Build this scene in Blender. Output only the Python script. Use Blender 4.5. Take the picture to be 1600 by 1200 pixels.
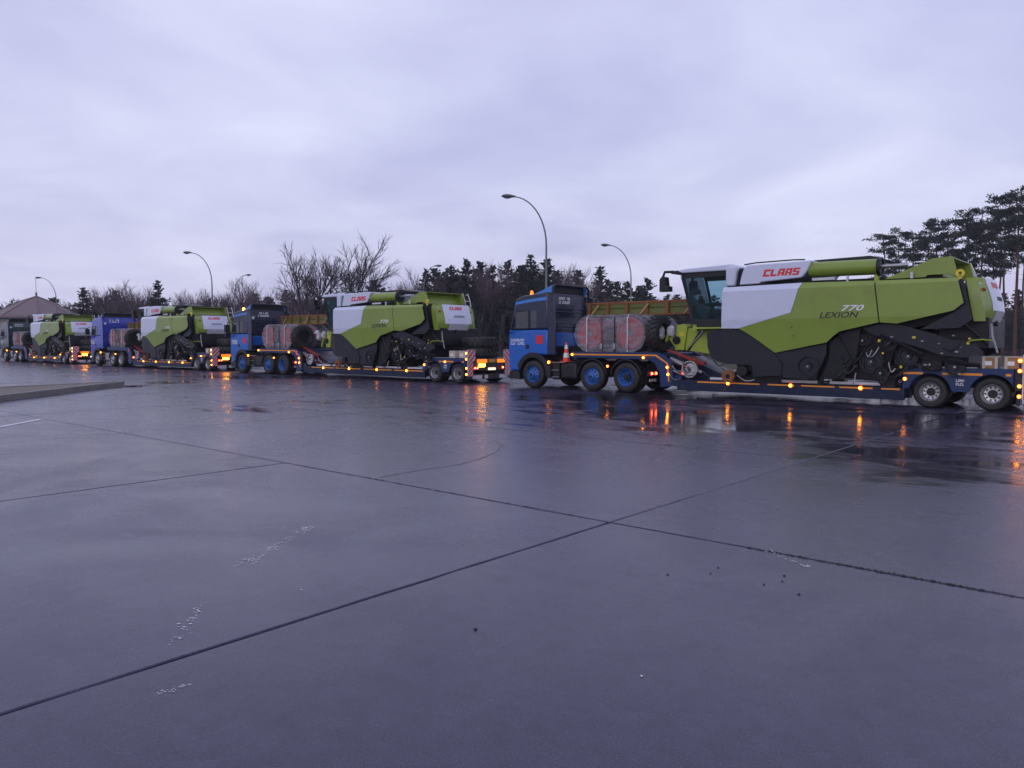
import bpy, bmesh, math, random
from mathutils import Vector, Matrix
R = math.radians
for o in list(bpy.data.objects): bpy.data.objects.remove(o)
scene = bpy.context.scene
col = scene.collection

# ------------------------------------------------------------------ camera
F_PX, Y_H, VPX, EYE = 1200.0, 535.0, -580.0, 1.65
cam_d = bpy.data.cameras.new('camera'); cam = bpy.data.objects.new('camera', cam_d); col.objects.link(cam)
cam_d.sensor_width = 36; cam_d.lens = 36 * F_PX / 1600; cam_d.clip_end = 3000; cam_d.clip_start = 0.05
cam.location = (0, 0, EYE)
cam.rotation_euler = (R(90) - math.atan((600 - Y_H) / F_PX), 0, 0)
scene.camera = cam

# ------------------------------------------------------------------ sky and sun (overcast dusk)
SUN_EL, SUN_AZ = R(16), R(205)      # azimuth clockwise from +Y, behind the camera
world = bpy.data.worlds.new('World'); scene.world = world; world.use_nodes = True
wn, wl = world.node_tree.nodes, world.node_tree.links
wn.clear()
wout = wn.new('ShaderNodeOutputWorld'); mixs = wn.new('ShaderNodeMixShader')
sky = wn.new('ShaderNodeTexSky'); sky.sky_type = 'NISHITA'; sky.sun_disc = False
sky.sun_elevation = SUN_EL; sky.sun_rotation = SUN_AZ; sky.air_density = 1.4; sky.dust_density = 2.5
bg1 = wn.new('ShaderNodeBackground'); bg1.inputs['Strength'].default_value = 0.12
wl.new(sky.outputs[0], bg1.inputs['Color'])
tc = wn.new('ShaderNodeTexCoord'); sep = wn.new('ShaderNodeSeparateXYZ'); wl.new(tc.outputs['Generated'], sep.inputs[0])
zz = wn.new('ShaderNodeMath'); zz.operation = 'ABSOLUTE'; wl.new(sep.outputs['Z'], zz.inputs[0])
za = wn.new('ShaderNodeMath'); za.operation = 'ADD'; za.inputs[1].default_value = 0.22; wl.new(zz.outputs[0], za.inputs[0])
dv = wn.new('ShaderNodeVectorMath'); dv.operation = 'DIVIDE'
cmb = wn.new('ShaderNodeCombineXYZ')
for i in range(3): wl.new(za.outputs[0], cmb.inputs[i])
wl.new(tc.outputs['Generated'], dv.inputs[0]); wl.new(cmb.outputs[0], dv.inputs[1])
cn = wn.new('ShaderNodeTexNoise'); cn.inputs['Scale'].default_value = 1.35; cn.inputs['Detail'].default_value = 5; cn.inputs['Roughness'].default_value = 0.5
cn.inputs['Distortion'].default_value = 0.35
wl.new(dv.outputs[0], cn.inputs['Vector'])
cr = wn.new('ShaderNodeValToRGB'); wl.new(cn.outputs['Fac'], cr.inputs['Fac'])
cr.color_ramp.elements[0].position = 0.30; cr.color_ramp.elements[0].color = (0.53, 0.53, 0.85, 1)
cr.color_ramp.elements[1].position = 0.72; cr.color_ramp.elements[1].color = (0.84, 0.85, 1.12, 1)
bg2 = wn.new('ShaderNodeBackground'); bg2.inputs['Strength'].default_value = 1.0
wl.new(cr.outputs[0], bg2.inputs['Color'])
mixs.inputs[0].default_value = 0.84
wl.new(bg1.outputs[0], mixs.inputs[1]); wl.new(bg2.outputs[0], mixs.inputs[2]); wl.new(mixs.outputs[0], wout.inputs['Surface'])
sun_d = bpy.data.lights.new('sun', 'SUN'); sun_d.energy = 0.6; sun_d.angle = R(50); sun_d.color = (0.74, 0.82, 1.0)
sun = bpy.data.objects.new('sun', sun_d); col.objects.link(sun)
sv = Vector((math.sin(SUN_AZ) * math.cos(SUN_EL), math.cos(SUN_AZ) * math.cos(SUN_EL), math.sin(SUN_EL)))
sun.rotation_euler = sv.to_track_quat('Z', 'Y').to_euler(); sun.location = (0, -20, 60)
scene.view_settings.view_transform = 'Standard'; scene.view_settings.look = 'None'
scene.view_settings.exposure = 0.0; scene.view_settings.gamma = 1.0; scene.view_settings.use_curve_mapping = False
scene.cycles.max_bounces = 6; scene.cycles.transparent_max_bounces = 12; scene.cycles.volume_bounces = 0
scene.cycles.use_denoising = True; scene.cycles.caustics_reflective = False; scene.cycles.caustics_refractive = False

# ------------------------------------------------------------------ the row of trucks: its own axes
TH = math.atan((800 - VPX) / F_PX)
DV = Vector((-math.sin(TH), math.cos(TH), 0))      # forward along the row
QV = Vector((math.cos(TH), math.sin(TH), 0))       # across the row, away from the camera
ROWROT = math.atan2(-DV.y, -DV.x)                  # local +x points backwards along the row
def row(t, q, z=0): return DV * t + QV * q + Vector((0, 0, z))

# ------------------------------------------------------------------ materials
MATS = {}
def nodes_of(m): return m.node_tree.nodes, m.node_tree.links
def mat(name, c, rough=0.5, metal=0.0, var=0.12, scale=3.0, coat=0.0, bump=0.0, bscale=60, dirt=0.0, rvar=0.15, spec=0.5):
    if name in MATS: return MATS[name]
    m = bpy.data.materials.new(name); m.use_nodes = True; n, l = nodes_of(m); b = n['Principled BSDF']
    b.inputs['Metallic'].default_value = metal; b.inputs['Coat Weight'].default_value = coat; b.inputs['Coat Roughness'].default_value = 0.06
    b.inputs['Specular IOR Level'].default_value = spec
    t = n.new('ShaderNodeTexCoord')
    no = n.new('ShaderNodeTexNoise'); no.inputs['Scale'].default_value = scale; no.inputs['Detail'].default_value = 6; no.inputs['Roughness'].default_value = 0.62
    l.new(t.outputs['Object'], no.inputs['Vector'])
    mx = n.new('ShaderNodeMix'); mx.data_type = 'RGBA'
    mx.inputs[6].default_value = [max(0, x * (1 - var)) for x in c] + [1]; mx.inputs[7].default_value = [min(1, x * (1 + var)) for x in c] + [1]
    l.new(no.outputs['Fac'], mx.inputs[0]); last = mx.outputs[2]
    if dirt > 0:
        n2 = n.new('ShaderNodeTexNoise'); n2.inputs['Scale'].default_value = 1.7; n2.inputs['Detail'].default_value = 9; n2.inputs['Roughness'].default_value = 0.7
        l.new(t.outputs['Object'], n2.inputs['Vector'])
        mr = n.new('ShaderNodeMapRange'); mr.inputs[1].default_value = 0.45; mr.inputs[2].default_value = 0.75; mr.inputs[4].default_value = dirt
        l.new(n2.outputs['Fac'], mr.inputs[0])
        m2 = n.new('ShaderNodeMix'); m2.data_type = 'RGBA'; m2.inputs[7].default_value = (0.07, 0.062, 0.055, 1)
        l.new(last, m2.inputs[6]); l.new(mr.outputs[0], m2.inputs[0]); last = m2.outputs[2]
    l.new(last, b.inputs['Base Color'])
    r2 = n.new('ShaderNodeMapRange'); r2.inputs[3].default_value = max(0.02, rough - rvar); r2.inputs[4].default_value = min(1, rough + rvar)
    l.new(no.outputs['Fac'], r2.inputs[0]); l.new(r2.outputs[0], b.inputs['Roughness'])
    if bump > 0:
        n3 = n.new('ShaderNodeTexNoise'); n3.inputs['Scale'].default_value = bscale; n3.inputs['Detail'].default_value = 4
        l.new(t.outputs['Object'], n3.inputs['Vector'])
        bp = n.new('ShaderNodeBump'); bp.inputs['Strength'].default_value = bump; bp.inputs['Distance'].default_value = 0.02
        l.new(n3.outputs['Fac'], bp.inputs['Height']); l.new(bp.outputs[0], b.inputs['Normal'])
    MATS[name] = m; return m
def glow(name, c, s):
    if name in MATS: return MATS[name]
    m = bpy.data.materials.new(name); m.use_nodes = True; n, l = nodes_of(m); b = n['Principled BSDF']
    b.inputs['Base Color'].default_value = (c[0] * .5, c[1] * .5, c[2] * .5, 1); b.inputs['Roughness'].default_value = 0.25
    b.inputs['Emission Color'].default_value = (*c, 1); b.inputs['Emission Strength'].default_value = s
    MATS[name] = m; return m
def sheer(name, c, alpha, rough, tint=(1, 1, 1)):
    m = bpy.data.materials.new(name); m.use_nodes = True; n, l = nodes_of(m); n.clear()
    out = n.new('ShaderNodeOutputMaterial'); ms = n.new('ShaderNodeMixShader'); tr = n.new('ShaderNodeBsdfTransparent'); tr.inputs[0].default_value = (*tint, 1)
    b = n.new('ShaderNodeBsdfPrincipled'); b.inputs['Base Color'].default_value = (*c, 1); b.inputs['Roughness'].default_value = rough
    l.new(tr.outputs[0], ms.inputs[1]); l.new(b.outputs[0], ms.inputs[2]); l.new(ms.outputs[0], out.inputs[0])
    MATS[name] = m; return m, n, l, ms, b
GREEN = mat('harvester_green', (0.20, 0.28, 0.035), 0.34, coat=0.2, var=0.10, scale=1.2, dirt=0.18)
GREEN_D = mat('harvester_green_frame', (0.32, 0.42, 0.04), 0.42, var=0.18, dirt=0.3)
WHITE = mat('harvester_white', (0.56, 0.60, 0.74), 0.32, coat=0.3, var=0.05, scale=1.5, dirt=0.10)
GREYP = mat('harvester_grey_panel', (0.016, 0.017, 0.026), 0.45, var=0.15, dirt=0.12, spec=0.3)
CORE = mat('machine_black', (0.009, 0.009, 0.013), 0.5, var=0.3, dirt=0.12, spec=0.3)
RED_L = mat('red_lettering', (0.62, 0.02, 0.03), 0.35, var=0.05)
BLACK_L = mat('black_lettering', (0.012, 0.012, 0.014), 0.4, var=0.05)
WHITE_L = mat('white_lettering', (0.72, 0.72, 0.75), 0.4, var=0.05)
RUBBER = mat('tyre_rubber', (0.010, 0.010, 0.012), 0.62, var=0.3, bump=0.25, bscale=40, dirt=0.25)
PLAST = mat('black_plastic', (0.012, 0.012, 0.016), 0.45, var=0.25, dirt=0.15, spec=0.35)
STEEL = mat('worn_steel', (0.34, 0.34, 0.36), 0.35, metal=0.8, var=0.25, dirt=0.3)
RIM_S = mat('alloy_rim', (0.55, 0.55, 0.57), 0.3, metal=0.65, var=0.15, dirt=0.25)
RIM_B = mat('blue_rim', (0.02, 0.12, 0.42), 0.35, var=0.2, dirt=0.25)
BLUE = mat('cab_blue', (0.005, 0.105, 0.46), 0.28, coat=0.2, var=0.08, scale=1.5, dirt=0.12)
SKYB = mat('cab_light_blue', (0.035, 0.20, 0.60), 0.28, coat=0.2, var=0.06)
NAVY = mat('cab_navy', (0.010, 0.015, 0.045), 0.3, coat=0.15, var=0.15)
ROYAL = mat('cab_royal_blue', (0.025, 0.05, 0.40), 0.25, coat=0.5, var=0.08, dirt=0.1)
TEAL = mat('cab_dark_teal', (0.02, 0.05, 0.055), 0.26, coat=0.4, var=0.12)
TRAIL = mat('trailer_blue', (0.007, 0.030, 0.11), 0.42, coat=0.05, var=0.18, dirt=0.35, spec=0.35)
BEDM = mat('bed_dark_blue', (0.004, 0.013, 0.045), 0.45, var=0.25, dirt=0.4, spec=0.3)
ORANGE = mat('orange_reflective_tape', (0.85, 0.30, 0.02), 0.35, var=0.08, dirt=0.12)
PALE = mat('pale_painted_rail', (0.55, 0.55, 0.60), 0.35, var=0.12, dirt=0.2)
REDP = mat('red_paint', (0.26, 0.018, 0.015), 0.4, var=0.12, dirt=0.12)
REDR = mat('red_wheel_paint', (0.50, 0.035, 0.03), 0.38, var=0.1)
CONE = mat('cone_red', (0.70, 0.06, 0.02), 0.4, var=0.1)
YELL = mat('yellow_sticker', (0.65, 0.50, 0.03), 0.4, var=0.1)
WOOD = mat('crate_wood', (0.30, 0.17, 0.07), 0.6, var=0.35, scale=9, dirt=0.25)
RUSTW = mat('rusty_brown_steel', (0.21, 0.075, 0.022), 0.6, var=0.4, scale=7)
OLIVE = mat('olive_panel', (0.14, 0.15, 0.03), 0.5, var=0.3, dirt=0.35)
CARD = mat('pale_cardboard', (0.50, 0.44, 0.37), 0.7, var=0.15, dirt=0.15)
LAMPP = mat('galvanised_pole', (0.16, 0.17, 0.18), 0.5, metal=0.4, var=0.2)
LAMPH = mat('lamp_housing', (0.07, 0.075, 0.085), 0.45, var=0.15)
SEAT = mat('seat_fabric', (0.03, 0.035, 0.05), 0.8, var=0.2)
ROOF = mat('brown_roof_sheet', (0.16, 0.115, 0.125), 0.6, var=0.15, dirt=0.2)
WALLM = mat('rendered_wall', (0.32, 0.29, 0.27), 0.8, var=0.15, dirt=0.2)
BARK = mat('dark_bark', (0.055, 0.045, 0.052), 0.85, var=0.35, scale=6, spec=0.2)
BIRCH = mat('birch_bark', (0.21, 0.19, 0.20), 0.8, var=0.45, scale=5, spec=0.2)
PBARK = mat('pine_bark', (0.085, 0.045, 0.035), 0.85, var=0.4, scale=5, spec=0.2)
TWIG = mat('winter_twigs', (0.10, 0.068, 0.085), 0.85, var=0.35, scale=2, spec=0.2)
NEEDLE = mat('pine_needles', (0.035, 0.050, 0.044), 0.8, var=0.45, scale=1.2, spec=0.2)
NEEDLE2 = mat('spruce_needles', (0.034, 0.048, 0.044), 0.8, var=0.5, scale=1.0, spec=0.2)
BRUSH = mat('woodland_brush', (0.075, 0.062, 0.080), 0.9, var=0.5, scale=0.35, spec=0.15)
KERBM = mat('kerb_concrete', (0.20, 0.19, 0.18), 0.55, var=0.25, scale=5, dirt=0.5, bump=0.2)
ISLE = mat('island_gravel_earth', (0.15, 0.13, 0.105), 0.75, var=0.35, scale=8, bump=0.4, bscale=30)
GRASS = mat('winter_grass', (0.040, 0.045, 0.022), 0.9, var=0.4, scale=0.4, spec=0.2)
PAINT = mat('worn_white_paint', (0.60, 0.60, 0.64), 0.5, var=0.2, scale=20)
JOINT = mat('joint_sealant', (0.012, 0.012, 0.012), 0.55, var=0.4, scale=2)
STONE = mat('dark_stone_bit', (0.015, 0.014, 0.014), 0.6, var=0.3)
AMB = glow('amber_lens_lit', (1.0, 0.16, 0.008), 2.6)
AMBC = glow('amber_bulb_lit', (1.0, 0.34, 0.03), 20)
REDG = glow('red_lens_lit', (1.0, 0.03, 0.015), 2.6)
REDC = glow('red_bulb_lit', (1.0, 0.14, 0.06), 16)
FLASH = glow('amber_flasher_lit', (1.0, 0.36, 0.02), 30)
AMBR = glow('amber_panel_glow', (1.0, 0.24, 0.01), 1.1)
PLATEG = glow('number_plate_glow', (1.0, 0.85, 0.6), 1.3)  # number plate is no lamp; its brightness is put in as emission

def glass_mat():
    m, n, l, ms, b = sheer('cab_glass', (0.02, 0.05, 0.06), 0, 0.04, (0.78, 0.91, 0.94))
    lw = n.new('ShaderNodeLayerWeight'); lw.inputs[0].default_value = 0.25
    mr = n.new('ShaderNodeMapRange'); mr.inputs[3].default_value = 0.10; mr.inputs[4].default_value = 0.8
    l.new(lw.outputs['Fresnel'], mr.inputs[0]); l.new(mr.outputs[0], ms.inputs[0]); return m
GLASS = glass_mat()
DGLASS = mat('dark_window_glass', (0.02, 0.026, 0.03), 0.05, var=0.1, rvar=0.02, spec=0.8)
def film_mat():
    m, n, l, ms, b = sheer('shrink_film', (0.34, 0.33, 0.38), 0, 0.25)
    t = n.new('ShaderNodeTexCoord'); mp = n.new('ShaderNodeMapping'); mp.inputs['Scale'].default_value = (0.8, 2, 3.2); l.new(t.outputs['Object'], mp.inputs[0])
    no = n.new('ShaderNodeTexNoise'); no.inputs['Scale'].default_value = 2.2; no.inputs['Detail'].default_value = 8; no.inputs['Roughness'].default_value = 0.7; no.inputs['Distortion'].default_value = 0.5
    l.new(mp.outputs[0], no.inputs['Vector'])
    mr = n.new('ShaderNodeMapRange'); mr.inputs[1].default_value = 0.36; mr.inputs[2].default_value = 0.68; mr.inputs[3].default_value = 0.22; mr.inputs[4].default_value = 0.66
    l.new(no.outputs['Fac'], mr.inputs[0]); l.new(mr.outputs[0], ms.inputs[0])
    bp = n.new('ShaderNodeBump'); bp.inputs['Strength'].default_value = 0.8; bp.inputs['Distance'].default_value = 0.05
    l.new(no.outputs['Fac'], bp.inputs['Height']); l.new(bp.outputs[0], b.inputs['Normal']); return m
FILM = film_mat()
WRAPW = mat('white_plastic_wrap', (0.50, 0.50, 0.53), 0.3, var=0.3, scale=6, bump=0.6, bscale=9)

def concrete():
    m = bpy.data.materials.new('wet_concrete'); m.use_nodes = True; n, l = nodes_of(m); b = n['Principled BSDF']
    g = n.new('ShaderNodeNewGeometry'); vr = n.new('ShaderNodeVectorRotate'); vr.rotation_type = 'Z_AXIS'; vr.inputs['Angle'].default_value = -ROWROT
    l.new(g.outputs['Position'], vr.inputs['Vector'])          # x runs back along the row, y across it
    def noise(sc, stretch, det=6, rg=0.6, dist=0.0):
        mp = n.new('ShaderNodeMapping'); mp.inputs['Scale'].default_value = stretch; l.new(vr.outputs[0], mp.inputs[0])
        t = n.new('ShaderNodeTexNoise'); t.inputs['Scale'].default_value = sc; t.inputs['Detail'].default_value = det; t.inputs['Roughness'].default_value = rg; t.inputs['Distortion'].default_value = dist
        l.new(mp.outputs[0], t.inputs['Vector']); return t.outputs['Fac']
    def mrange(x, a, b_, c=0, d=1):
        r = n.new('ShaderNodeMapRange'); r.inputs[1].default_value = a; r.inputs[2].default_value = b_; r.inputs[3].default_value = c; r.inputs[4].default_value = d; r.interpolation_type = 'SMOOTHSTEP'
        l.new(x, r.inputs[0]); return r.outputs[0]
    def mth(op, a, b_):
        k = n.new('ShaderNodeMath'); k.operation = op; k.use_clamp = False
        for i, v in enumerate((a, b_)):
            if isinstance(v, (int, float)): k.inputs[i].default_value = v
            else: l.new(v, k.inputs[i])
        return k.outputs[0]
    sp = n.new('ShaderNodeSeparateXYZ'); l.new(vr.outputs[0], sp.inputs[0])
    low = mrange(sp.outputs['Y'], 5.5, 14.0, 0, 1)               # the slabs fall towards the drain under the trucks
    big = noise(0.17, (0.8, 1.0, 1), 4, 0.5, 0.5)
    med = noise(1.0, (0.6, 1.25, 1), 8, 0.64, 0.9)
    fine = noise(7, (1, 1, 1), 7, 0.68)
    grit = noise(85, (1, 1, 1), 3, 0.75)
    grit2 = noise(260, (1, 1, 1), 2, 0.7)
    w0 = mth('ADD', mth('MULTIPLY', big, 0.50), mth('ADD', mth('MULTIPLY', med, 0.44), mth('MULTIPLY', fine, 0.06)))
    side = mrange(sp.outputs['X'], -21.0, -7.0, 0, 1)            # and along the row towards the rear of the first truck
    w0 = mth('ADD', w0, mth('SUBTRACT', mth('MULTIPLY', low, mth('ADD', mth('MULTIPLY', side, 0.072), 0.074)), 0.066))
    pud = mrange(w0, 0.535, 0.635, 0, 1)                           # from damp concrete to standing water
    oi = n.new('ShaderNodeObjectInfo')
    tone = mth('ADD', mth('MULTIPLY', fine, 0.30), mth('ADD', mth('MULTIPLY', grit, 0.46), mth('ADD', mth('MULTIPLY', oi.outputs['Random'], 0.10), mth('ADD', mth('MULTIPLY', med, 0.16), mth('MULTIPLY', grit2, 0.14)))))
    ramp = n.new('ShaderNodeValToRGB'); l.new(tone, ramp.inputs[0])
    ramp.color_ramp.elements[0].position = 0.38; ramp.color_ramp.elements[0].color = (0.008, 0.007, 0.020, 1)
    ramp.color_ramp.elements[1].position = 0.76; ramp.color_ramp.elements[1].color = (0.076, 0.068, 0.126, 1)
    mx = n.new('ShaderNodeMix'); mx.data_type = 'RGBA'; mx.inputs[7].default_value = (0.026, 0.026, 0.032, 1)
    l.new(ramp.outputs[0], mx.inputs[6]); l.new(mth('MULTIPLY', pud, 0.8), mx.inputs[0]); l.new(mx.outputs[2], b.inputs['Base Color'])
    dry = mth('SUBTRACT', 1.0, pud)
    speck = mrange(noise(150, (1, 1, 1), 2, 0.6), 0.60, 0.70, 0, 0.55)
    mx2 = n.new('ShaderNodeMix'); mx2.data_type = 'RGBA'; mx2.inputs[7].default_value = (0.23, 0.22, 0.27, 1)
    l.new(mx.outputs[2], mx2.inputs[6]); l.new(mth('MULTIPLY', speck, dry), mx2.inputs[0]); l.new(mx2.outputs[2], b.inputs['Base Color'])
    rr = mth('ADD', mth('MULTIPLY', mth('MULTIPLY', dry, dry), mth('ADD', 0.20, mth('MULTIPLY', low, 0.04))), 0.05)
    sheen = noise(0.45, (1, 1, 1), 6, 0.6, 1.2)
    rr = mth('ADD', rr, mth('ADD', mth('MULTIPLY', mth('SUBTRACT', med, 0.5), 0.22), mth('MULTIPLY', mth('SUBTRACT', sheen, 0.5), 0.40)))
    l.new(mth('MAXIMUM', rr, 0.04), b.inputs['Roughness'])
    b.inputs['IOR'].default_value = 1.37
    bp = n.new('ShaderNodeBump'); bp.inputs['Distance'].default_value = 0.004
    ripple = noise(5.5, (1, 1, 1), 3, 0.55)
    l.new(mth('ADD', mth('MULTIPLY', dry, 0.26), 0.04), bp.inputs['Strength']); l.new(mth('ADD', mth('ADD', grit, mth('MULTIPLY', fine, 0.8)), mth('MULTIPLY', ripple, 1.2)), bp.inputs['Height'])
    l.new(bp.outputs[0], b.inputs['Normal']); MATS['wet_concrete'] = m; return m
CONC = concrete()

# ------------------------------------------------------------------ mesh helpers
ORG = {}
class MB:
    def __init__(s): s.v = []; s.f = []
    def add(s, vs, fs):
        k = len(s.v); s.v += [tuple(v) for v in vs]; s.f += [tuple(i + k for i in f) for f in fs]; return s
    def box(s, x0, x1, y0, y1, z0, z1):
        return s.add([(x, y, z) for x in (x0, x1) for y in (y0, y1) for z in (z0, z1)],
                     [(0, 1, 3, 2), (4, 6, 7, 5), (0, 4, 5, 1), (2, 3, 7, 6), (0, 2, 6, 4), (1, 5, 7, 3)])
    def prism(s, poly, y0, y1, axis='y'):
        n = len(poly)
        def P(a, b, c): return {'y': (a, c, b), 'z': (a, b, c), 'x': (c, a, b)}[axis]
        vs = [P(a, b, y0) for a, b in poly] + [P(a, b, y1) for a, b in poly]
        return s.add(vs, [tuple(range(n)), tuple(range(2 * n - 1, n - 1, -1))] + [(i, i + n, (i + 1) % n + n, (i + 1) % n) for i in range(n)])
    def cyl(s, p0, p1, r, n=14, r2=None, cap=True):
        p0, p1 = Vector(p0), Vector(p1); d = (p1 - p0).normalized(); r2 = r if r2 is None else r2
        u = d.orthogonal().normalized(); w = d.cross(u)
        vs = [p + (u * math.cos(2 * math.pi * i / n) + w * math.sin(2 * math.pi * i / n)) * rr for p, rr in ((p0, r), (p1, r2)) for i in range(n)]
        fs = [(i, (i + 1) % n, (i + 1) % n + n, i + n) for i in range(n)]
        if cap: fs += [tuple(range(n - 1, -1, -1)), tuple(range(n, 2 * n))]
        return s.add(vs, fs)
    def tube(s, pts, r, n=6, taper=None):
        pts = [Vector(p) for p in pts]; m = len(pts); vs = []
        u = None
        for i, p in enumerate(pts):
            d = (pts[min(i + 1, m - 1)] - pts[max(i - 1, 0)]).normalized()
            u = d.orthogonal().normalized() if u is None else (u - d * u.dot(d)).normalized()
            w = d.cross(u); rr = r if taper is None else r + (taper - r) * i / (m - 1)
            vs += [p + (u * math.cos(2 * math.pi * k / n) + w * math.sin(2 * math.pi * k / n)) * rr for k in range(n)]
        fs = [(i * n + k, i * n + (k + 1) % n, (i + 1) * n + (k + 1) % n, (i + 1) * n + k) for i in range(m - 1) for k in range(n)]
        fs += [tuple(range(n - 1, -1, -1)), tuple(range((m - 1) * n, m * n))]
        return s.add(vs, fs)
    def lathe(s, prof, c, axis='y', n=28, close=True):
        vs = []; m = len(prof)
        for i in range(n):
            a = 2 * math.pi * i / n; ca, sa = math.cos(a), math.sin(a)
            for r, h in prof:
                if axis == 'y': vs.append((c[0] + r * ca, c[1] + h, c[2] + r * sa))
                elif axis == 'x': vs.append((c[0] + h, c[1] + r * ca, c[2] + r * sa))
                else: vs.append((c[0] + r * ca, c[1] + r * sa, c[2] + h))
        fs = []
        for i in range(n):
            j = (i + 1) % n
            for k in range(m if close else m - 1):
                k2 = (k + 1) % m; fs.append((i * m + k, j * m + k, j * m + k2, i * m + k2))
        return s.add(vs, fs)
    def ball(s, c, r, n=8, sc=(1, 1, 1)):
        vs = [(c[0], c[1], c[2] + r * sc[2])]; m = n // 2
        for i in range(1, m):
            a = math.pi * i / m
            for k in range(n):
                b = 2 * math.pi * k / n
                vs.append((c[0] + r * sc[0] * math.sin(a) * math.cos(b), c[1] + r * sc[1] * math.sin(a) * math.sin(b), c[2] + r * sc[2] * math.cos(a)))
        vs.append((c[0], c[1], c[2] - r * sc[2])); L = len(vs) - 1; fs = []
        for k in range(n): fs += [(0, 1 + k, 1 + (k + 1) % n), (L, L - n + (k + 1) % n, L - n + k)]
        for i in range(m - 2):
            for k in range(n):
                a = 1 + i * n + k; b = 1 + i * n + (k + 1) % n; fs.append((a, a + n, b + n, b))
        return s.add(vs, fs)
    def mesh(s, name, m, off=(0, 0, 0), smooth=True, recalc=True):
        me = bpy.data.meshes.new(name)
        me.from_pydata([(x - off[0], y - off[1], z - off[2]) for x, y, z in s.v], [], s.f)
        if recalc:
            b = bmesh.new(); b.from_mesh(me); bmesh.ops.recalc_face_normals(b, faces=b.faces); b.to_mesh(me); b.free()
        if smooth:
            me.shade_smooth(); me.set_sharp_from_angle(angle=R(34))
        me.materials.append(m); return me
    def build(s, name, m, parent=None, bevel=0.0, smooth=True, seg=2, recalc=True):
        off = ORG.get(parent.name, (0, 0, 0)) if parent else (0, 0, 0)
        o = link(name, s.mesh(name, m, off, smooth, recalc), parent)
        if bevel > 0: bev(o, bevel, seg)
        return o
def bev(o, w, seg=2):
    b = o.modifiers.new('bevel', 'BEVEL'); b.width = w; b.segments = seg; b.limit_method = 'ANGLE'; b.angle_limit = R(38); b.harden_normals = False
def link(name, me, parent=None, loc=None):
    o = bpy.data.objects.new(name, me); col.objects.link(o)
    if parent:
        o.parent = parent; ORG[o.name] = ORG.get(parent.name, (0, 0, 0))
    if loc: o.location = loc
    return o
def tag(o, label=None, cat=None, group=None, kind=None):
    for k, v in (('label', label), ('category', cat), ('group', group), ('kind', kind)):
        if v: o[k] = v
    return o
def thing(name, label, cat, loc, rot=0, group=None, org=(0, 0, 0)):
    o = bpy.data.objects.new(name, None); col.objects.link(o); o.location = loc; o.rotation_euler = (0, 0, rot); o.empty_display_size = 0.3
    ORG[o.name] = org; return tag(o, label, cat, group)
def copy_tree(o, parent=None):
    c = o.copy(); col.objects.link(c); ORG[c.name] = ORG.get(o.name, (0, 0, 0))
    if parent: c.parent = parent
    for ch in o.children: copy_tree(ch, c)
    return c
def part(name, m, parent, fn, bevel=0.0, **k):
    b = MB(); fn(b); return b.build(name, m, parent, bevel, **k)
def panel(name, poly, yfun, m, parent, cuts=(), scuts=(), th=0.03, mirror=None, bevel=0.0):
    """a shaped sheet panel: the outline in (s, z), bent across by yfun(s, z)"""
    off = ORG.get(parent.name, (0, 0, 0)); bm = bmesh.new()
    bm.faces.new([bm.verts.new((a, 0, b)) for a, b in poly])
    for z in cuts: bmesh.ops.bisect_plane(bm, geom=bm.verts[:] + bm.edges[:] + bm.faces[:], plane_co=(0, 0, z), plane_no=(0, 0, 1), dist=1e-4)
    for x in scuts: bmesh.ops.bisect_plane(bm, geom=bm.verts[:] + bm.edges[:] + bm.faces[:], plane_co=(x, 0, 0), plane_no=(1, 0, 0), dist=1e-4)
    for v in bm.verts:
        y = yfun(v.co.x, v.co.z); v.co = Vector((v.co.x, y if mirror is None else 2 * mirror - y, v.co.z)) - Vector(off)
    bmesh.ops.triangulate(bm, faces=[f for f in bm.faces if len(f.verts) > 4])
    bmesh.ops.recalc_face_normals(bm, faces=bm.faces)
    s = sum(f.normal.y * f.calc_area() for f in bm.faces)
    if (s > 0) == (mirror is None): bmesh.ops.reverse_faces(bm, faces=bm.faces)
    me = bpy.data.meshes.new(name); bm.to_mesh(me); bm.free(); me.materials.append(m)
    o = link(name, me, parent); sd = o.modifiers.new('thickness', 'SOLIDIFY'); sd.thickness = th; sd.offset = -1
    if bevel: bev(o, bevel, 1)
    return o
def lettering(text, m, parent, name, c0, c1, plane, depth=0.004, shear=0.0, bold=0.0, flip=False):
    """text fitted into the rectangle c0..c1 (across, up); plane=('y', value) faces -y, ('x', value) faces +x"""
    cu = bpy.data.curves.new(name, 'FONT'); cu.body = text; cu.shear = shear; cu.offset = bold; cu.extrude = 0.001; cu.resolution_u = 3
    to = bpy.data.objects.new('tmp', cu); col.objects.link(to)
    bpy.context.view_layer.update(); dg = bpy.context.evaluated_depsgraph_get()
    me = bpy.data.meshes.new_from_object(to.evaluated_get(dg)); bpy.data.objects.remove(to); bpy.data.curves.remove(cu)
    xs = [v.co.x for v in me.vertices]; ys = [v.co.y for v in me.vertices]; zs = [v.co.z for v in me.vertices]
    x0, x1, y0, y1, zm = min(xs), max(xs), min(ys), max(ys), max(zs)
    off = Vector(ORG.get(parent.name, (0, 0, 0)))
    for v in me.vertices:
        a = c0[0] + (v.co.x - x0) / (x1 - x0) * (c1[0] - c0[0]); b = c0[1] + (v.co.y - y0) / (y1 - y0) * (c1[1] - c0[1]); d = (v.co.z / zm) * depth
        p = Vector((a, plane[1](a, b) - d if callable(plane[1]) else plane[1] - d, b)) if plane[0] == 'y' else Vector(((plane[1](a, b) if callable(plane[1]) else plane[1]) + d, a, b))
        v.co = p - off
    me.name = name; me.materials.clear(); me.materials.append(m); return link(name, me, parent)
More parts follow.
